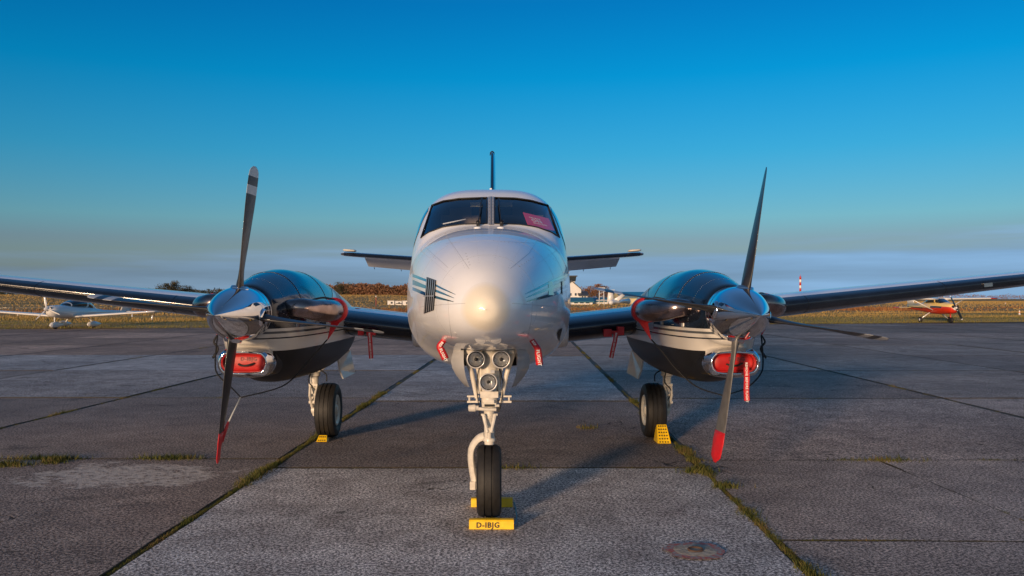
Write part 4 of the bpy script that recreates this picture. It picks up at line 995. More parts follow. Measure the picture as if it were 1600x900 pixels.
# fork: a curved arm down each side of the tyre
for s_ in (-1,):
    pts_ = [G(758, 681, 6.40), G(747, 686, 6.42), G(738, 699, 6.44), (-.123, 6.46, .50), (-.123, 6.46, .40), (-.112, 6.46, .30), (-.105, 6.46, .27)]
    pts_[3] = G(736, 715, 6.45); pts_[4] = G(738, 735, 6.46); pts_[5] = G(741.5, 755, 6.46); pts_[6] = G(742, 763, 6.46)
    g.tube(bend(pts_, 5), .024, 12, True, 1.5, Vector((1, 0, 0)))
g.lathe(G(738, 758, 6.46), (1, 0, 0), [(0, .028), (.03, .03), (.05, .02)], 16, True)
g.box(G(738.5, 758, 6.44), (.04, .05, .06)); g.tube([G(741, 758, 6.46), G(760, 757, 6.46)], .014, 10)
g.lathe(G(764.5, 676), (0, 0, -1), [(0, .022), (.02, .034), (.045, .045), (.06, .046), (.066, .03)], 20, True)
ng = g.build('nose_gear', M['gear'], plane, plane=True); autosmooth(ng, 40)
mb = MB(); mb.lathe(G(764.5, 645, 6.36), (0, 0, -1), [(0, .026), (.17, .026)], 20, True); mb.build('oleo_piston', M['chrome'], ng, plane=True)
mb = MB(); mb.box(G(764.5, 633.5, 6.285), (.07, .02, .016)); mb.box(G(779, 640, 6.25), (.018, .02, .035)); mb.tube(bend([G(750, 650, 6.3), G(745, 600, 6.33), G(752, 560, 6.35)], 5), .004, 5); mb.tube(bend([G(781, 640, 6.3), G(786, 600, 6.36), G(775, 560, 6.38)], 5), .004, 5); mb.build('hydraulic_line', M['strap'], ng, plane=True)
for px, py in ((743.5, 561.5), (783, 561.5), (763, 597)):
    c = G(px, py, 6.24); mb = MB(); mb.lathe(c, (0, -1, 0), [(-.06, .03), (-.05, .055), (0, .063), (.012, .066), (.016, .063), (.012, .057)], 32)
    mb.cur = 1; mb.lathe(c, (0, -1, 0), [(.012, .057), (.008, .050)], 32)
    mb.cur = 2; mb.lathe(c, (0, -1, 0), [(.008, .050), (-.012, .034), (-.02, .012)], 16)
    mb.cur = 1; mb.lathe(c, (0, -1, 0), [(-.02, .012), (.0, .012), (.002, .001)], 12)
    mb.cur = 0; mb.box(c+Vector((-.03 if px < 760 else .03, .01, .075)), (.03, .03, .02)); mb.tube([c+Vector((0, .03, -.05)), c+Vector((0, .08, -.06))], .012, 6)
    mb.box(c+Vector((.0, .10, 0)), (.04, .08, .04))
    mb.build('landing_light', [M['silver'], M['rubber'], M['lens']], ng, plane=True, fix=False)
def tyre(mb, c, Rr, w, ax=(1, 0, 0), grooves=()):
    hw = w/2; pr_ = [(-hw*.55, Rr*.52), (-hw*.85, Rr*.58), (-hw*1.0, Rr*.72), (-hw*.99, Rr*.84), (-hw*.86, Rr*.94), (-hw*.6, Rr*.985)]
    tr = []; xs_ = sorted([-hw*.6, hw*.6]+[q for gq in grooves for q in (gq-.006, gq-.0055, gq+.0055, gq+.006)])
    for q in xs_[1:-1]:
        deep = any(abs(q-gq) < .0058 for gq in grooves); tr.append((q, Rr*(1-.015*(q/hw)**2)-(.009 if deep else 0)))
    if not tr: tr = [(-hw*.3, Rr*.998), (0, Rr), (hw*.3, Rr*.998)]
    mb.lathe(c, ax, pr_+tr+[(-a_, b_) for a_, b_ in pr_[::-1]], 56)
c = Vector((G(764.3, 750, 6.46).x, 6.46, .272)); mb = MB(); tyre(mb, c, .268, .182, (1, 0, 0), (-.03, .022)); t_ = mb.build('tyre', M['tyre'], ng, plane=True); autosmooth(t_, 30)
mb = MB(); mb.lathe(c, (1, 0, 0), [(-.06, .145), (-.05, .12), (-.02, .10), (-.02, .04), (-.05, .03), (-.05, .001)], 32); mb.lathe(c, (1, 0, 0), [(.06, .145), (.05, .12), (.02, .10), (.02, .04), (.05, .03), (.05, .001)], 32); mb.build('rim', M['rim'], ng, plane=True)
# nose gear doors
for s_ in (-1, 1):
    mb = MB(); rings = []
    for py, a_, b_, yd in ((538, 41, 46, 6.42), (547, 42, 55, 6.36), (556, 42, 60, 6.33), (566, 42, 62, 6.32), (577, 41, 60, 6.34), (588, 39, 54, 6.38), (597, 36, 47, 6.42), (605, 33, 40, 6.46)):
        p0 = G(766.5+s_*a_, py, yd-.08); p1 = G(766.5+s_*b_, py-2, yd+.12); p2 = G(766.5+s_*(b_-1), py-1, yd+.75)
        e = Vector((s_*.012, .0, 0)); rings.append([p0, p1, p2, p2-e*1.5, p1-e*1.6+Vector((0, .02, 0)), p0+Vector((s_*.004, .02, 0))])
    mb.ring_loft(rings, True, True, True); autosmooth(mb.build('nose_gear_door', M['door'], plane, plane=True), 60)
    mb = MB(); mb.tube([G(764.5+s_*38, 550, 6.6), G(766.5+s_*46, 566, 6.55)], .008, 6); mb.build('door_rod', M['gear'], plane, plane=True)
# ---- main gear
for s_ in (-1, 1):
    cx = s_*1.90; yg = 10.2; Rr = .318; mb = MB(); lx = cx+s_*.165
    mb.lathe((lx, yg, 1.05), (0, 0, -1), [(0, .05), (.14, .055), (.28, .055), (.29, .07), (.33, .07), (.34, .05), (.46, .05), (.47, .04), (.62, .035), (.75, .034), (.80, .02)], 20, True)
    mb.tube([(lx, yg, .32), (cx, yg, .32)], .03, 10)
    mb.lathe((lx-s_*.02, yg, .32), (s_, 0, 0), [(0, .05), (.05, .045), (.06, .02)], 16, True)
    for z in (.62, .50, .42): mb.box((lx, yg-.06, z), (.10, .05, .03))
    mb.tube([(lx-.04, yg-.05, .62), (lx-.03, yg-.13, .50), (lx-.02, yg-.05, .36)], .014, 8); mb.tube([(lx+.04, yg-.05, .62), (lx+.03, yg-.13, .50), (lx+.02, yg-.05, .36)], .014, 8)
    mb.tube([(lx-s_*.03, yg-.02, .76), (cx-s_*.22, yg+.1, 1.02)], .018, 8); mb.tube([(lx, yg, .78), (lx-s_*.02, yg+.6, 1.1)], .018, 8)
    mb.lathe((lx+s_*.0, yg-.04, .77), (s_, 0, 0), [(-.03, .02), (0, .03), (.08, .028), (.09, .015)], 12, True)
    leg = mb.build('main_gear', M['gear'], plane, plane=True); autosmooth(leg, 40)
    mb = MB(); mb.tube(bend([(lx-s_*.05, yg-.03, .80), (lx-s_*.14, yg-.02, .74), (cx+s_*.02, yg-.02, .655)], 4), .007, 6); mb.tube(bend([(lx-.02, yg-.07, .78), (lx-.05, yg-.09, .66), (lx+.03, yg-.10, .55), (lx-.02, yg-.08, .42)], 5), .006, 5); mb.build('brake_line', M['strap'], leg, plane=True)
    mb = MB(); tyre(mb, Vector((cx, yg, Rr)), Rr, .235, (1, 0, 0), (-.05, 0, .05)); autosmooth(mb.build('tyre', M['tyre'], leg, plane=True), 30)
    mb = MB(); 
    for q in (-1, 1): mb.lathe(Vector((cx, yg, Rr)), (q, 0, 0), [(.07, .185), (.105, .178), (.108, .17), (.09, .15), (.085, .06), (.10, .05), (.11, .03), (.112, .001)], 32)
    mb.build('rim', M['rim'], leg, plane=True)
    mb = MB()
    for k in range(8): a_ = 2*PI*k/8; mb.lathe((cx-s_*.087, yg+.105*math.cos(a_), Rr+.105*math.sin(a_)), (-s_, 0, 0), [(0, .009), (.01, .008)], 6, True)
    mb.build('wheel_bolts', M['steel'], leg, plane=True)
    for dx_, y0, y1 in ((.21, 9.75, 10.6), ):
        mb = MB(); x0 = cx-s_*.17; mb.prism([(x0, y0, 1.0), (x0, y1, 1.0), (x0-s_*.06, y1, .72), (x0-s_*.06, y0+.05, .72), (x0-s_*.03, y0, .82)], (-s_*.018, 0, 0)); mb.build('main_gear_door', M['door'], plane, plane=True)
        x0 = cx+s_*.28; mb = MB(); mb.prism([(x0, y0, .98), (x0, y1, .98), (x0+s_*.05, y1, .74), (x0+s_*.05, y0+.05, .74)], (s_*.018, 0, 0)); mb.build('main_gear_door', M['door'], plane, plane=True)
# ---- chocks
def bar_chock(name, y, px0, px1, label, printed):
    x0 = P(px0, 0, y, False).x; x1 = P(px1, 0, y, False).x; c = Vector(((x0+x1)/2, y, 0)); w = x1-x0; t = thing(name, label, 'wheel chock', c, 'yellow bar chocks at the nose wheel')
    mb = MB(); pr_ = [(0, -.04, .002), (0, -.034, .056), (0, -.026, .066), (0, .026, .066), (0, .034, .056), (0, .04, .002)]
    mb.smooth = False; mb.ring_loft([[(x, y+b_, c_) for _, b_, c_ in pr_] for x in (x0, x0+.004, x1-.004, x1)], True, True, True); mb.build('chock_bar', M['yellow'], t)
    return t, c
t1, c1 = bar_chock('wheel_chock', 6.15, 733, 802.5, 'yellow chock lettered D-IBJG in front of the nose wheel', True)
text('lettering', 'D-IBJG', .052, M['ink'], t1, (c1.x-.025, 6.15-.0405, .030), (R(84), 0, 0), .0006, bold=.0012)
t2, c2 = bar_chock('wheel_chock', 6.80, 736, 801, 'plain yellow chock behind the nose wheel', False)
mb = MB(); mb.tube(bend([(P(803.5, 0, 6.80, False).x, 6.80, .03), (P(807, 0, 6.5, False).x, 6.5, .008), (P(806, 0, 6.3, False).x, 6.3, .006), (P(803, 0, 6.15, False).x, 6.15, .03)], 5), .005, 6); tag(mb.build('chock_rope', M['wire']), 'thin blue rope joining the two nose wheel chocks', 'rope')
def wedge(x, y, w, h, label, d):
    t = thing('wheel_chock', label, 'wheel chock', (x, y, 0), 'yellow perforated wedge chocks at the main wheels'); mb = MB(); mb.smooth = False
    mb.ring_loft([[(x+sx*w/2, y-d/2, .002), (x+sx*w*.36, y+d*.15, h), (x+sx*w*.36, y+d*.3, h), (x+sx*w/2, y+d/2, .002)] for sx in (-1, 1)], True, True, True)
    mb.build('chock_body', M['yellow'], t)
    mb = MB(); n = max(2, int(h/.028)); sl_ = math.atan2(h, d*.65)
    for r_ in range(n):
        for k in range(4):
            f = (r_+.5)/n; q = Vector((x+(k-1.5)*w*(.2-.04*f), y-d/2+d*.65*f-.0006, h*f+.001)); nn = Vector((0, -math.sin(sl_), math.cos(sl_))); mb.lathe(q, nn, [(.0, .0095), (.0008, .0094), (.001, .001)], 8, True)
    mb.build('chock_holes', M['dark'], t)
q = P(503, 683, 9.88, False); wedge(q.x, 9.92, .12, .062, 'small yellow chock against the left main wheel', .14)
q = P(1035, 683, 9.85, False); wedge(q.x, 9.86, .15, .19, 'tall perforated yellow chock against the right main wheel', .24)
# ---- tie-down point in the near slab
td = thing('tie_down_point', 'rusty tie-down ring in a round patch edged with worn red paint', 'tie-down', (1.33, 5.58, 0))
M['tpatch'] = mat('patched_mortar', (.42, .37, .30), .9, mottle=(30, .4), bump=(50, .8, .01))
def ragpaint():
    m = bpy.data.materials.new('worn_red_paint'); m.use_nodes = True; t = m.node_tree; b = t.nodes['Principled BSDF']
    g = t.nodes.new('ShaderNodeNewGeometry'); q = t.nodes.new('ShaderNodeTexNoise'); q.inputs['Scale'].default_value = 38; q.inputs['Detail'].default_value = 5; t.links.new(g.outputs['Position'], q.inputs['Vector'])
    r = t.nodes.new('ShaderNodeValToRGB'); r.color_ramp.elements[0].position = .44; r.color_ramp.elements[1].position = .58; r.color_ramp.elements[0].color = (.30, .29, .30, 1); r.color_ramp.elements[1].color = (.42, .12, .11, 1)
    t.links.new(q.outputs['Fac'], r.inputs[0]); t.links.new(r.outputs[0], b.inputs['Base Color']); b.inputs['Roughness'].default_value = .85; return m
M['ragpaint'] = ragpaint()
mb = MB(); mb.smooth = False; c = Vector((1.33, 5.58, 0)); n = 48; rin = []; rout = []
for k in range(n):
    a = 2*PI*k/n; q = 1+.22*noise.noise(Vector((math.cos(a)*2, math.sin(a)*2, 1))); q2 = 1+.10*noise.noise(Vector((math.cos(a)*2, math.sin(a)*2, 7)))
    rout.append((c.x+math.cos(a)*.19*q, c.y+math.sin(a)*.19*q, .0078)); rin.append((c.x+math.cos(a)*.135*q2, c.y+math.sin(a)*.135*q2, .0085))
mb.ring_loft([rout, rin], True); mb.build('red_paint_ring', M['ragpaint'], td)
mb = MB(); mb.ring_loft([rin, [(c.x+(p[0]-c.x)*.8, c.y+(p[1]-c.y)*.8, .012) for p in rin], [(c.x+(p[0]-c.x)*.3, c.y+(p[1]-c.y)*.3, .009) for p in rin]], True, False, True); mb.build('mortar_patch', M['tpatch'], td)
mb = MB(); mb.tube([c+Vector((.045*math.cos(a), .028*math.sin(a)-.01, .018+.006*math.sin(a))) for a in [2*PI*k/20 for k in range(21)]], .007, 6, False); mb.build('ring', mat('rusty_iron', (.07, .04, .03), .8, mottle=(30, .4)), td)
# ================================================================== OTHER AIRCRAFT (built nose towards +x about the origin, then moved)
def small_body(secs, mb, n=28):
    """secs: x, half width, z bottom, z top"""
    rings = []
    xs_ = [s[0] for s in secs]; fs = [pchip(xs_[::-1], [s[i] for s in secs][::-1]) for i in (1, 2, 3)]
    k = 44
    for i in range(k+1):
        x = xs_[0]+(xs_[-1]-xs_[0])*i/k; hw, z0, z1 = [f(x) for f in fs]; zc = (z0+z1)/2
        rings.append([(x, hw*math.copysign(abs(math.cos(a))**.85, math.cos(a)), zc+(z1-z0)/2*math.copysign(abs(math.sin(a))**.85, math.sin(a))) for a in [2*PI*j/n for j in range(n)]])
    mb.ring_loft(rings, True, True, True); return fs
def flat_wing(mb, x_le, z, y0, y1, c0, c1, t, dih, sweep=0, n=9):
    rings = []
    for i in range(n):
        u = i/(n-1); y = y0+(y1-y0)*u; c = c0+(c1-c0)*u
        if i == n-1: c *= .8
        rings.append([(x_le-sweep*abs(y)-p[1], y, z+dih*abs(y)+p[2]) for p in airfoil(0, c, t, 10)])
    mb.ring_loft(rings, True, True, True)
def place(o, x, y, rz): o.location = (x, y, .002); o.rotation_euler = (0, 0, rz)
# white low-wing two-seater with bubble canopy
a1 = thing('light_airplane', 'small white low-wing two-seater with bubble canopy, parked beyond the left wing', 'airplane')
mb = MB(); fs1 = small_body([(2.05, .14, .92, 1.16), (1.9, .30, .72, 1.24), (1.2, .46, .58, 1.28), (.3, .54, .52, 1.26), (-.6, .50, .54, 1.22), (-1.4, .34, .62, 1.12), (-2.6, .17, .70, .98), (-4.9, .07, .78, .92)], mb); mb.build('fuselage', M['ltwhite'], a1)
mb = MB(); small_body([(.95, .06, 1.20, 1.27), (.6, .36, 1.12, 1.42), (0, .47, 1.1, 1.56), (-.6, .44, 1.1, 1.57), (-1.2, .28, 1.02, 1.40), (-1.75, .08, .98, 1.12)], mb, 24)
for i, f in enumerate(mb.f):
    if len(f) == 4:
        q = [Vector(mb.v[k]) for k in f]; c = sum(q, Vector())/4
        mb.m[i] = 1 if (abs(c.x-.62) < .045 or abs(c.x+.62) < .07 or c.x < -1.25) else 0
mb.build('canopy', [M['black'], M['ltwhite']], a1)
for s_ in (-1, 1):
    mb = MB(); flat_wing(mb, .65, .62, s_*.35, s_*5.43, 1.2, .85, .14, .06); mb.build('wing', M['ltwhite'], a1)
    mb = MB(); mb.tube(bend([(-.35, s_*.4, .72), (-.4, s_*.72, .48), (-.4, s_*.92, .22)], 4), .035, 8); mb.build('gear_leg', M['ltwhite'], a1)
    mb = MB(); mb.lathe((-.4, s_*.95, .17), (0, 1, 0), [(-.055, .09), (-.06, .15), (-.04, .17), (.04, .17), (.06, .15), (.055, .09)], 20, True); wq = mb.build('wheel', M['tyre'], a1)
    mb = MB(); small_body([(.12, .03, .16, .26), (-.05, .11, .09, .36), (-.4, .12, .08, .40), (-.75, .07, .14, .32), (-1.0, .015, .2, .26)], mb, 16)
    mb.v = [(x, y+s_*.95, z) for x, y, z in mb.v]; mb.build('wheel_fairing', M['ltwhite'], wq)
    mb = MB(); flat_wing(mb, -4.35, .86, s_*.05, s_*1.3, .7, .5, .1, 0); mb.build('tailplane', M['ltwhite'], a1)
mb = MB(); mb.tube(bend([(1.45, 0, .76), (1.5, 0, .5), (1.45, 0, .24)], 4), .035, 8); mb.build('gear_leg', M['ltwhite'], a1)
mb = MB(); mb.lathe((1.45, 0, .16), (0, 1, 0), [(-.05, .09), (-.055, .14), (-.04, .16), (.04, .16), (.055, .14), (.05, .09)], 20, True); wq = mb.build('wheel', M['tyre'], a1)
mb = MB(); small_body([(1.85, .03, .16, .26), (1.7, .10, .09, .36), (1.4, .115, .08, .40), (1.0, .06, .14, .32), (.8, .015, .2, .26)], mb, 16); mb.build('wheel_fairing', M['ltwhite'], wq)
mb = MB(); rings = []
for z, le, c in ((.85, -4.0, 1.1), (1.5, -4.35, .8), (1.85, -4.5, .62), (1.88, -4.6, .45)): rings.append([(le-p[1], p[2], z) for p in airfoil(0, c, .1, 10)])
mb.ring_loft(rings, True, True, True); mb.build('fin', M['ltwhite'], a1)
mb = MB()
for s_ in (-1, 1): mb.lathe((1.985, s_*.17, 1.13), (1, 0, 0), [(0, .07), (.004, .001)], 16, True)
mb.box((1.75, 0, .82), (.3, .3, .07)); mb.build('cowl_inlets', M['dark'], a1)
mb = MB(); mb.lathe((2.0, 0, 1.08), (1, 0, 0), [(0, .13), (.06, .13), (.16, .10), (.25, .05), (.28, .002)], 20, True); pr = mb.build('propeller', M['ltwhite'], a1)
for k in range(3):
    ph = R(100)+k*2*PI/3; mb = MB(); d_ = Vector((0, math.cos(ph), math.sin(ph))); t_ = Vector((0, -math.sin(ph), math.cos(ph)))
    mb.ring_loft([[Vector((2.1, 0, 1.08))+d_*r+(t_*math.cos(a)*.8+Vector((1, 0, 0))*math.cos(a)*.5)*w/2+Vector((1, 0, 0))*math.sin(a)*.012 for a in [2*PI*j/10 for j in range(10)]] for r, w in ((.1, .08), (.3, .13), (.6, .11), (.82, .07), (.88, .02))], True, True, True)
    mb.build('blade', M['silver'] if k == 1 else M['ltwhite'], pr)
text('lettering', 'D-EVHK', .2, M['stripe'], a1, (-2.3, -.29, 1.12), (PI/2, 0, R(4)), .001) if False else None
place(a1, P(110, 0, 47.6, False).x, 48.0, R(-103))
# red and cream shoulder-wing two-seater
a2 = thing('light_airplane', 'small red and cream high-wing tricycle airplane with black propeller, parked beyond the right wing', 'airplane')
mb = MB(); small_body([(1.9, .16, .78, 1.20), (1.75, .30, .66, 1.30), (1.2, .42, .60, 1.38), (.3, .46, .56, 1.46), (-.5, .42, .58, 1.44), (-1.5, .28, .70, 1.36), (-3.6, .07, .92, 1.22)], mb)
for i, f in enumerate(mb.f):
    if len(f) == 4:
        c = sum((Vector(mb.v[k]) for k in f), Vector())/4; lo = 1.04+.04*math.sin(c.x)-(.0 if c.x > 0 else c.x*.0)
        mb.m[i] = 0 if c.z < lo-.02 else (2 if c.z < lo+.04 and c.x < 1.5 else 1)
mb.build('fuselage', [M['redpaint'], M['ylpaint'], M['stripedark']], a2)
mb = MB(); small_body([(1.15, .12, 1.26, 1.36), (.75, .36, 1.26, 1.50), (.2, .42, 1.28, 1.68), (-.5, .40, 1.28, 1.67), (-1.2, .26, 1.24, 1.48), (-1.7, .1, 1.2, 1.38)], mb, 24)
for i, f in enumerate(mb.f):
    if len(f) == 4:
        c = sum((Vector(mb.v[k]) for k in f), Vector())/4; mb.m[i] = 1 if (c.x < -.9 or abs(c.x-.25) < .05 or c.z > 1.63) else 0
mb.build('cabin', [M['black'], M['ylpaint']], a2)
for s_ in (-1, 1):
    mb = MB(); flat_wing(mb, .45, 1.60, s_*.25, s_*4.0, 1.35, 1.2, .13, .015, .0)
    for i, f in enumerate(mb.f):
        if max(abs(mb.v[k][1]) for k in f) > 3.6: mb.m[i] = 1
    mb.build('wing', [M['ltwhite'], M['redpaint']], a2)
    mb = MB(); mb.tube([(.1, s_*.42, .85), (.0, s_*1.9, 1.60)], .03, 8, True, .5); mb.build('wing_strut', M['ltwhite'], a2)
    mb = MB(); mb.tube([(-.35, s_*.38, .68), (-.4, s_*.98, .26)], .04, 8, True, .6); mb.build('gear_leg', M['ltwhite'], a2)
    mb = MB(); mb.lathe((-.4, s_*1.03, .2), (0, 1, 0), [(-.06, .05), (-.06, .15), (-.045, .19), (.045, .19), (.06, .15), (.06, .05)], 20, True); mb.cur = 1; mb.lathe((-.4, s_*1.03, .2), (0, s_, 0), [(.062, .08), (.066, .001)], 12); mb.build('wheel', [M['tyre'], M['ltwhite']], a2)
    mb = MB(); flat_wing(mb, -3.0, 1.0, s_*.06, s_*1.35, .72, .6, .09, 0)
    for i, f in enumerate(mb.f):
        if max(abs(mb.v[k][1]) for k in f) > 1.15: mb.m[i] = 1
    mb.build('tailplane', [M['ylpaint'], M['redpaint']], a2)
mb = MB(); mb.tube([(1.35, 0, .66), (1.42, 0, .26)], .04, 8); mb.build('gear_leg', M['redpaint'], a2)
mb = MB(); mb.lathe((1.44, 0, .19), (0, 1, 0), [(-.05, .05), (-.055, .14), (-.045, .185), (.045, .185), (.055, .14), (.05, .05)], 20, True); mb.build('wheel', M['tyre'], a2)
mb = MB(); rings = []
for z, le, c in ((1.1, -2.7, 1.0), (1.6, -2.95, .8), (1.95, -3.15, .62), (2.0, -3.25, .45)): rings.append([(le-p[1], p[2], z) for p in airfoil(0, c, .09, 10)])
mb.ring_loft(rings, True, True, True)
for i, f in enumerate(mb.f):
    c = sum((Vector(mb.v[k]) for k in f), Vector())/len(f); mb.m[i] = 1 if 1.4 < c.z < 1.75 and c.x < -3.1 else 0
mb.build('fin', [M['ltwhite'], M['redpaint']], a2)
mb = MB(); mb.lathe((1.86, 0, 1.02), (1, 0, 0), [(0, .15), (.05, .16), (.06, .10)], 20, True); mb.cur = 1
for s_ in (-1, 1): mb.lathe((1.86, s_*.15, 1.10), (1, 0, 0), [(0, .09), (.06, .09), (.065, .001)], 16, True)
mb.build('cowl_front', [M['ltwhite'], M['dark']], a2)
mb = MB(); mb.lathe((1.9, 0, 1.02), (1, 0, 0), [(0, .08), (.12, .08), (.2, .02)], 16, True); pr = mb.build('propeller', M['ltwhite'], a2)
for k in range(2):
    ph = R(-62)+k*PI; d_ = Vector((0, math.cos(ph), math.sin(ph))); t_ = Vector((0, -math.sin(ph), math.cos(ph))); mb = MB()
    mb.ring_loft([[Vector((2.0, 0, 1.02))+d_*r+(t_*math.cos(a)+Vector((1, 0, 0))*math.cos(a)*.4)*w/2+Vector((1, 0, 0))*math.sin(a)*.015 for a in [2*PI*j/10 for j in range(10)]] for r, w in ((.05, .1), (.3, .15), (.7, .13), (.82, .10), (.825, .10), (.9, .06))], True, True, True)
    for i, f in enumerate(mb.f):
        c = sum((Vector(mb.v[q]) for q in f), Vector())/len(f)
        if (c-Vector((2.0, 0, 1.02))).length > .82: mb.m[i] = 1
    mb.build('blade', [M['stripedark'], M['ltwhite']], pr)
a2w = P(1479, 0, 58.5, False); place(a2, a2w.x, 59.6, R(-85))
# ================================================================== FAR BUILDINGS
M['wall'] = mat('cream_hangar_wall', (.62, .52, .30), .7, mottle=(.4, .08)); M['whitewall'] = mat('white_render', (.7, .7, .7), .7, mottle=(.5, .06))
M['tealroof'] = mat('teal_metal_roof', (.03, .14, .20), .4, coat=.2); M['slate'] = mat('dark_slate_roof', (.06, .065, .075), .6); M['pane'] = mat('window_pane', (.03, .04, .05), .1, coat=1); M['doorc'] = mat('pale_door_paint', (.5, .47, .38), .6); M['wood_'] = mat('weathered_wood', (.09, .07, .05), .85)
def PB(px, py, y): return P(px, py, y, False)
def house(name, label, cat, px0, px1, y, depth, py_eave, py_ridge, wallm, roofm, gable_front=False, wins=(), doors=(), base_z=0, overhang=.4):
    x0, x1 = PB(px0, 0, y).x, PB(px1, 0, y).x; ze, zr = PB(0, py_eave, y).z, PB(0, py_ridge, y+(0 if gable_front else depth/2)).z
    t = thing(name, label, cat, ((x0+x1)/2, y+depth/2, base_z)); mb = MB(); mb.smooth = False
    xm, ym = (x0+x1)/2, y+depth/2
    if gable_front: mb.prism([(x0, y, base_z), (x1, y, base_z), (x1, y, ze), (xm, y, zr-.15), (x0, y, ze)], (0, depth, 0))
    else: mb.prism([(x0, y, base_z), (x0, y+depth, base_z), (x0, y+depth, ze), (x0, ym, zr-.15), (x0, y, ze)], (x1-x0, 0, 0))
    w = mb.build('wall', wallm, t)
    mb = MB(); mb.smooth = False; oh = overhang
    if gable_front:
        for s_, xa in ((-1, x0), (1, x1)): mb.prism([(xm, y-oh, zr), (xa+s_*oh, y-oh, ze-oh*.4), (xa+s_*oh, y-oh, ze-oh*.4-.25), (xm, y-oh, zr-.3)], (0, depth+2*oh, 0))
    else:
        for s_, ya in ((-1, y), (1, y+depth)): mb.prism([(x0-oh, ym, zr), (x0-oh, ya+s_*oh, ze-oh*.2), (x0-oh, ya+s_*oh, ze-oh*.2-.25), (x0-oh, ym, zr-.3)], (x1-x0+2*oh, 0, 0))
    mb.build('roof', roofm, t)
    for (u0, u1, v0, v1) in wins:
        mb = MB(); a = PB(u0, v0, y); b = PB(u1, v1, y); mb.box(((a.x+b.x)/2, y-.03, (a.z+b.z)/2), (abs(b.x-a.x)+.25, .12, abs(a.z-b.z)+.25)); f = mb.build('window', M['whitewall'], t)
        mb = MB(); mb.box(((a.x+b.x)/2, y-.08, (a.z+b.z)/2), (abs(b.x-a.x), .06, abs(a.z-b.z))); mb.build('pane', M['pane'], f)
    for (u0, u1, v0) in doors:
        mb = MB(); a = PB(u0, v0, y); b = PB(u1, v0, y); mb.box(((a.x+b.x)/2, y-.05, (a.z+base_z)/2), (abs(b.x-a.x), .14, a.z-base_z)); mb.build('door', M['doorc'], t)
    return t
# long hangar with teal roof
t = house('hangar', 'long low cream hangar with a teal roof, far off between the fuselage and right engine', 'hangar', 974, 1046, 262, 30, 464.5, 456, M['wall'], M['tealroof'], False, (), ((978, 986, 467), (996, 1006, 467), (1014, 1024, 467)), overhang=.3)
t = house('house', 'white gabled clubhouse with dark roof just right of the fuselage, far off', 'house', 878, 908, 250, 12, 452, 438, M['whitewall'], M['slate'], True, ((890, 893, 458, 462), (898, 901, 458, 462)), ())
t = house('shed', 'grey annex with dark roof in front of the white clubhouse', 'shed', 906, 918, 248, 8, 461, 455, M['whitewall'], M['slate'], False, ((909, 911, 462, 465), (913, 915, 462, 465)), ())
t = house('shed', 'low shed with a long blue roof in the meadow, beside the parked glider tails', 'shed', 893, 926, 230, 6, 470.5, 464.5, M['whitewall'], M['tealroof'], False, ((897, 903, 471.5, 474), (906, 912, 471.5, 474), (915, 921, 471.5, 474)), ())
t = house('shed', 'small blue roofed hut at the left end of the cream hangar', 'shed', 930, 950, 255, 6, 470, 465, M['whitewall'], M['tealroof'], False, (), ((936, 941, 471),))
# control tower cab behind the clubhouse
x = PB(890, 0, 256).x; t = thing('control_tower', 'small dark control cab rising above the white clubhouse roof', 'tower', (x, 258, 0))
mb = MB(); mb.box((x, 258, 3.4), (3.2, 3.2, 6.8)); mb.build('tower_shaft', M['whitewall'], t); mb = MB(); mb.box((x, 258, 7.5), (3.6, 3.6, 1.4), None, False, 1.1); mb.build('cab', M['pane'], t); mb = MB(); mb.box((x, 258, 8.35), (4.6, 4.6, .3)); mb.build('roof', M['slate'], t); mb = MB(); mb.tube([(x, 258, 8.4), (x, 258, 10.2)], .08, 6); mb.build('mast', M['steel'], t)
# lattice floodlight post
x = PB(940, 0, 200).x; t = thing('floodlight_post', 'grey post with a crossbar of lamps in front of the brown trees', 'light post', (x, 200, 0))
mb = MB(); mb.tube([(x-.6, 200, 0), (x-.45, 200, 4)], .09, 6); mb.tube([(x+.6, 200, 0), (x+.45, 200, 4)], .09, 6)
for k in range(5): mb.tube([(x-.55, 200, .4+k*.8), (x+.5, 200, .9+k*.75)], .05, 5)
mb.build('frame', M['whitewall'], t); mb = MB(); mb.box((x, 200, 4.1), (1.6, .5, .35)); mb.box((x, 199.6, 1.3), (2.6, .4, .2)); mb.build('lamp_bar', M['silver'], t)
# parked glider and tug tails
t = thing('parked_glider', 'white airplane tail fin standing upright in the weeds left of the hangar', 'airplane', (PB(954, 0, 190).x, 190, 0)); b0 = PB(954, 0, 190)
mb = MB(); mb.ring_loft([[(b0.x+q, 190, 1.2), (b0.x+q+.0, 190.12, 1.2), (b0.x+w, 190.12, 1.2), (b0.x+w, 190, 1.2)] if False else [(b0.x-w, 190, z), (b0.x+w, 190, z), (b0.x+w, 190.14, z), (b0.x-w, 190.14, z)] for q, w, z in ((0, .75, .9), (0, .65, 2.0), (0, .45, 3.6))], True, True, True); mb.build('fin', M['ltwhite'], t)
mb = MB(); mb.tube([(b0.x-.4, 190, 1.1), (b0.x+4.5, 193, 1.1)], [.22, .6], 12); mb.build('fuselage', M['ltwhite'], t); mb = MB(); mb.box((b0.x-.1, 190, 3.55), (1.9, .9, .1)); mb.build('tailplane', M['ltwhite'], t)
t = thing('parked_glider', 'white glider lying on one wing, the other wing raised slanting beside the hangar', 'glider', (PB(966, 0, 186).x, 186, 0)); b0 = PB(958, 0, 186)
mb = MB(); a = PB(957, 474, 186); b = PB(975, 460, 186); mb.tube([a, b], [.62, .3], 10, True, .25, Vector((-.6, 0, .8))); mb.build('wing', M['ltwhite'], t)
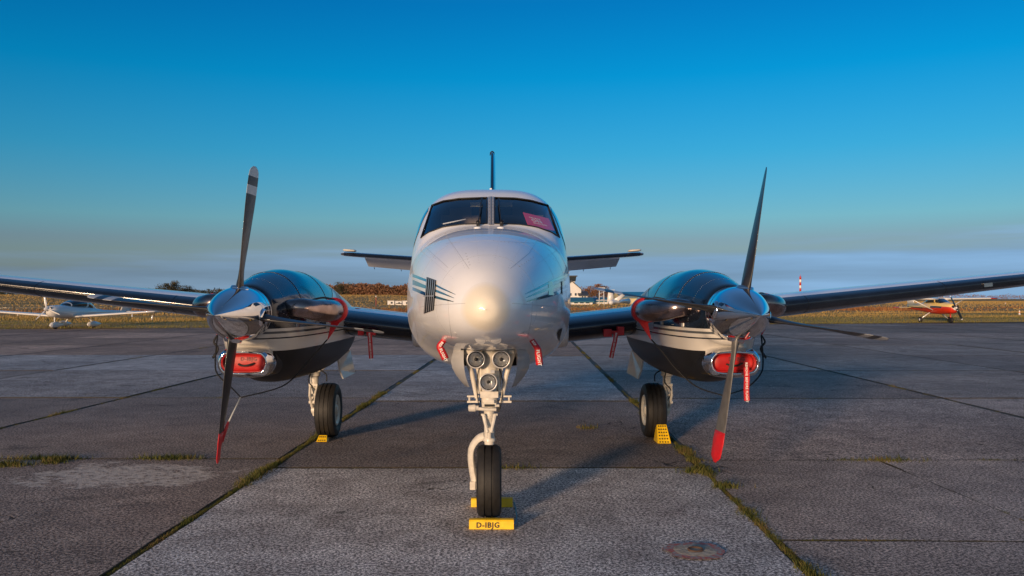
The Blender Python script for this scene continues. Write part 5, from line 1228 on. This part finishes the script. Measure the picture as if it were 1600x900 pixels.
mb = MB(); mb.tube(bend([(a.x-.9, 184, .75), (a.x+.2, 185.5, 1.0), (a.x+1.5, 187, 1.0), (a.x+3.6, 190, 1.2)], 4), [.1]+[.5]*8+[.25]*4, 12); mb.build('fuselage', M['ltwhite'], t)
# trees behind the sheds, each its own trunk and crown
def tree(x, y, h, w, m, label, grp, seed):
    rnd = random.Random(seed); t = thing('bare_tree', label, 'tree', (x, y, 0), grp); mb = MB()
    mb.tube([(x, y, 0), (x+.1, y, h*.4), (x, y, h*.8)], [h*.035, h*.025, h*.008], 7)
    for k in range(7):
        a = rnd.uniform(0, 2*PI); z = h*rnd.uniform(.25, .6); mb.tube([(x, y, z), (x+math.cos(a)*w*.35, y+math.sin(a)*w*.3, z+h*.22)], [h*.014, h*.004], 5)
    mb.build('trunk', M['wood_'], t); v = []; f = []
    cl = [(rnd.gauss(0, w*.22), rnd.gauss(0, w*.2), h*rnd.uniform(.35, .95)) for _ in range(16)]
    for _ in range(1500):
        c = rnd.choice(cl); p = Vector((x+c[0]+rnd.gauss(0, w*.09), y+c[1]+rnd.gauss(0, w*.09), min(h, c[2]+rnd.gauss(0, h*.07)))); s = h*.022; b = len(v)
        for _ in range(3): v.append(tuple(p+Vector((rnd.gauss(0, s), rnd.gauss(0, s), rnd.gauss(0, s)))))
        f.append((b, b+1, b+2))
    mb = MB(); mb.v = v; mb.f = f; mb.m = [0]*len(f); mb.sm = [False]*len(f); mb.build('crown', m, t, fix=False)
tl = ['leftmost', 'second from the left', 'third from the left', 'fourth from the left', 'fifth from the left', 'rightmost']
for k, (px, h, w) in enumerate(((921, 4.9, 5), (927, 6, 6), (934, 6.6, 6.5), (941, 6.0, 6), (948, 5.0, 5), (956, 4, 4.6))):
    tree(PB(px, 0, 300).x, 300+k % 2*6, h, w, M['wood'], 'red-brown bare tree behind the sheds, %s in its row of six' % tl[k], 'bare trees behind the sheds', k)
for k, (px, y, h, w, lab) in enumerate(((535, 700, 15, 16, 'dark evergreen tree highest at the left end of the wooded ridge'), (655, 720, 16, 8, 'dark pointed tree above the ridge close to the fuselage'), (262, 640, 13, 12, 'dark round tree on the skyline beyond the left wing'), (272, 650, 15, 12, 'tallest dark round tree on the skyline beyond the left wing'), (288, 660, 12, 14, 'wide dark tree on the skyline nearest the left engine'))):
    tree(PB(px, 0, y).x, y, h, w, M['pine'], lab, 'single trees on the skyline', 20+k)
# white cabins in the meadow
for k, (p0, p1, py0, lab) in enumerate(((605.5, 616, 470.5, 'leftmost white cabin in the meadow left of the fuselage'), (617.5, 627.5, 471, 'middle white cabin in the meadow, with a dark low awning'), (629, 640, 470.5, 'right-hand white cabin with a small window, in the meadow'), (641, 650, 470.8, 'white cabin partly hidden by the fuselage side'))):
    y = 178; a = PB(p0, py0, y); b = PB(p1, py0, y); cx_ = (a.x+b.x)/2; w = b.x-a.x; z = a.z; bz = field_z(cx_, y); t = thing('site_cabin', lab, 'cabin', (cx_, y, bz), 'white cabins in the meadow')
    bz -= .1
    mb = MB(); mb.box((cx_, y+1, (z+bz)/2), (w, 2, z-bz)); mb.build('wall', M['whitewall'], t); mb = MB(); mb.box((cx_, y+1, z+.05), (w+.12, 2.15, .1)); mb.build('roof', M['silver'], t)
    mb = MB(); mb.box((cx_+w*.12, y-.02, bz+(z-bz)*.6), (w*.28, .05, .35)); mb.build('window', M['pane'], t)
    if k == 1: mb = MB(); mb.box((cx_, y-.25, bz+.45), (w*.8, .4, .12)); mb.build('awning', M['slate'], t)
# striped mast
x = PB(1250.5, 0, 330).x; t = thing('striped_mast', 'slender red and white banded mast on the horizon above the right wing', 'mast', (x, 330, 0)); zt = PB(0, 432, 330).z; zb = -.0
for k in range(9):
    z0 = zt-(k+1)*(zt/9); mb = MB(); mb.tube([(x, 330, z0), (x, 330, z0+zt/9)], .38, 10); mb.build('band', M['redpaint'] if k % 2 == 0 else M['letter'], t)
mb = MB(); mb.tube([(x, 330, zt), (x, 330, zt+.7)], .08, 6); mb.build('light', M['red'], t)
# light post in the meadow
x = PB(587.5, 0, 150).x; t = thing('obstruction_light', 'thin red and white light pole in the meadow near the white cabins', 'light pole', (x, 150, 0)); bz = field_z(x, 150)
mb = MB(); mb.tube([(x, 150, bz-.2), (x, 150, 1.9)], .045, 6); mb.build('pole', M['redpaint'], t); mb = MB(); mb.lathe((x, 150, 1.9), (0, 0, 1), [(0, .06), (.2, .09), (.28, .03)], 10, True); mb.build('lamp', M['letter'], t)
x = PB(83, 0, 120).x; t = thing('obstruction_light', 'thin dark light pole with a pale lamp beyond the white airplane', 'light pole', (x, 120, 0)); bz = field_z(x, 120); zt = PB(0, 466, 120).z
mb = MB(); mb.tube([(x, 120, bz-.1), (x, 120, zt)], .035, 6); mb.build('pole', M['strap'], t); mb = MB(); mb.lathe((x, 120, zt), (0, 0, 1), [(0, .06), (.14, .07), (.2, .02)], 10, True); mb.build('lamp', M['letter'], t)
# edge markers
def marker(px, py_b, py_t, label, m2=None):
    d = 60
    for _ in range(20): x = PB(px, 0, d).x; z = field_z(x, d); d = (CH-z)*F/(py_b-HY)
    z1 = CH-(py_t-HY)*d/F; x = PB(px, 0, d).x; h = z1-z
    t = thing('edge_marker', label, 'marker', (x, d, z), 'white markers along the grass')
    mb = MB(); mb.lathe((x, d, z), (0, 0, 1), [(0, .17*h/.3*.7), (h*.08, .17*h/.3*.65), (h*.09, .10*h/.3*.6), (h*.95, .05*h/.3*.5), (h, .02)], 14, True); mb.build('cone', M['letter'], t)
    mb = MB(); mb.lathe((x, d, z), (0, 0, 1), [(h*.5, .085*h/.3*.6), (h*.7, .075*h/.3*.6)], 14); mb.build('stripe', m2 or M['orange'], t)
marker(238, 500, 492.5, 'white post marker in the grass right of the white airplane', M['silver'])
marker(206.5, 495, 490.5, 'small white marker just right of the white airplane wingtip', M['silver'])
marker(28, 494, 489.5, 'small white marker in the grass under the white airplane left wing', M['silver'])
marker(1593, 492.5, 485, 'white and orange cone marker at the far right of the grass')
marker(1571, 475, 472.5, 'tiny white marker far out in the field at the right')
# post and wire fence beyond the white airplane
t = thing('wire_fence', 'old post and wire fence in the meadow beyond the white airplane', 'fence', (-30, 66, 0)); pxs = []
for k in range(12):
    x = -42+k*3.6; y = 70+k*.5; z = field_z(x, y); mb = MB(); mb.box((x, y, z+.45), (.08, .08, .95)); mb.build('post', M['wood_'], t); pxs.append((x, y, z))
for hh in (.45, .8):
    mb = MB(); mb.tube([(a, b, c+hh) for a, b, c in pxs], .008, 4); mb.build('wire', M['steel'], t)
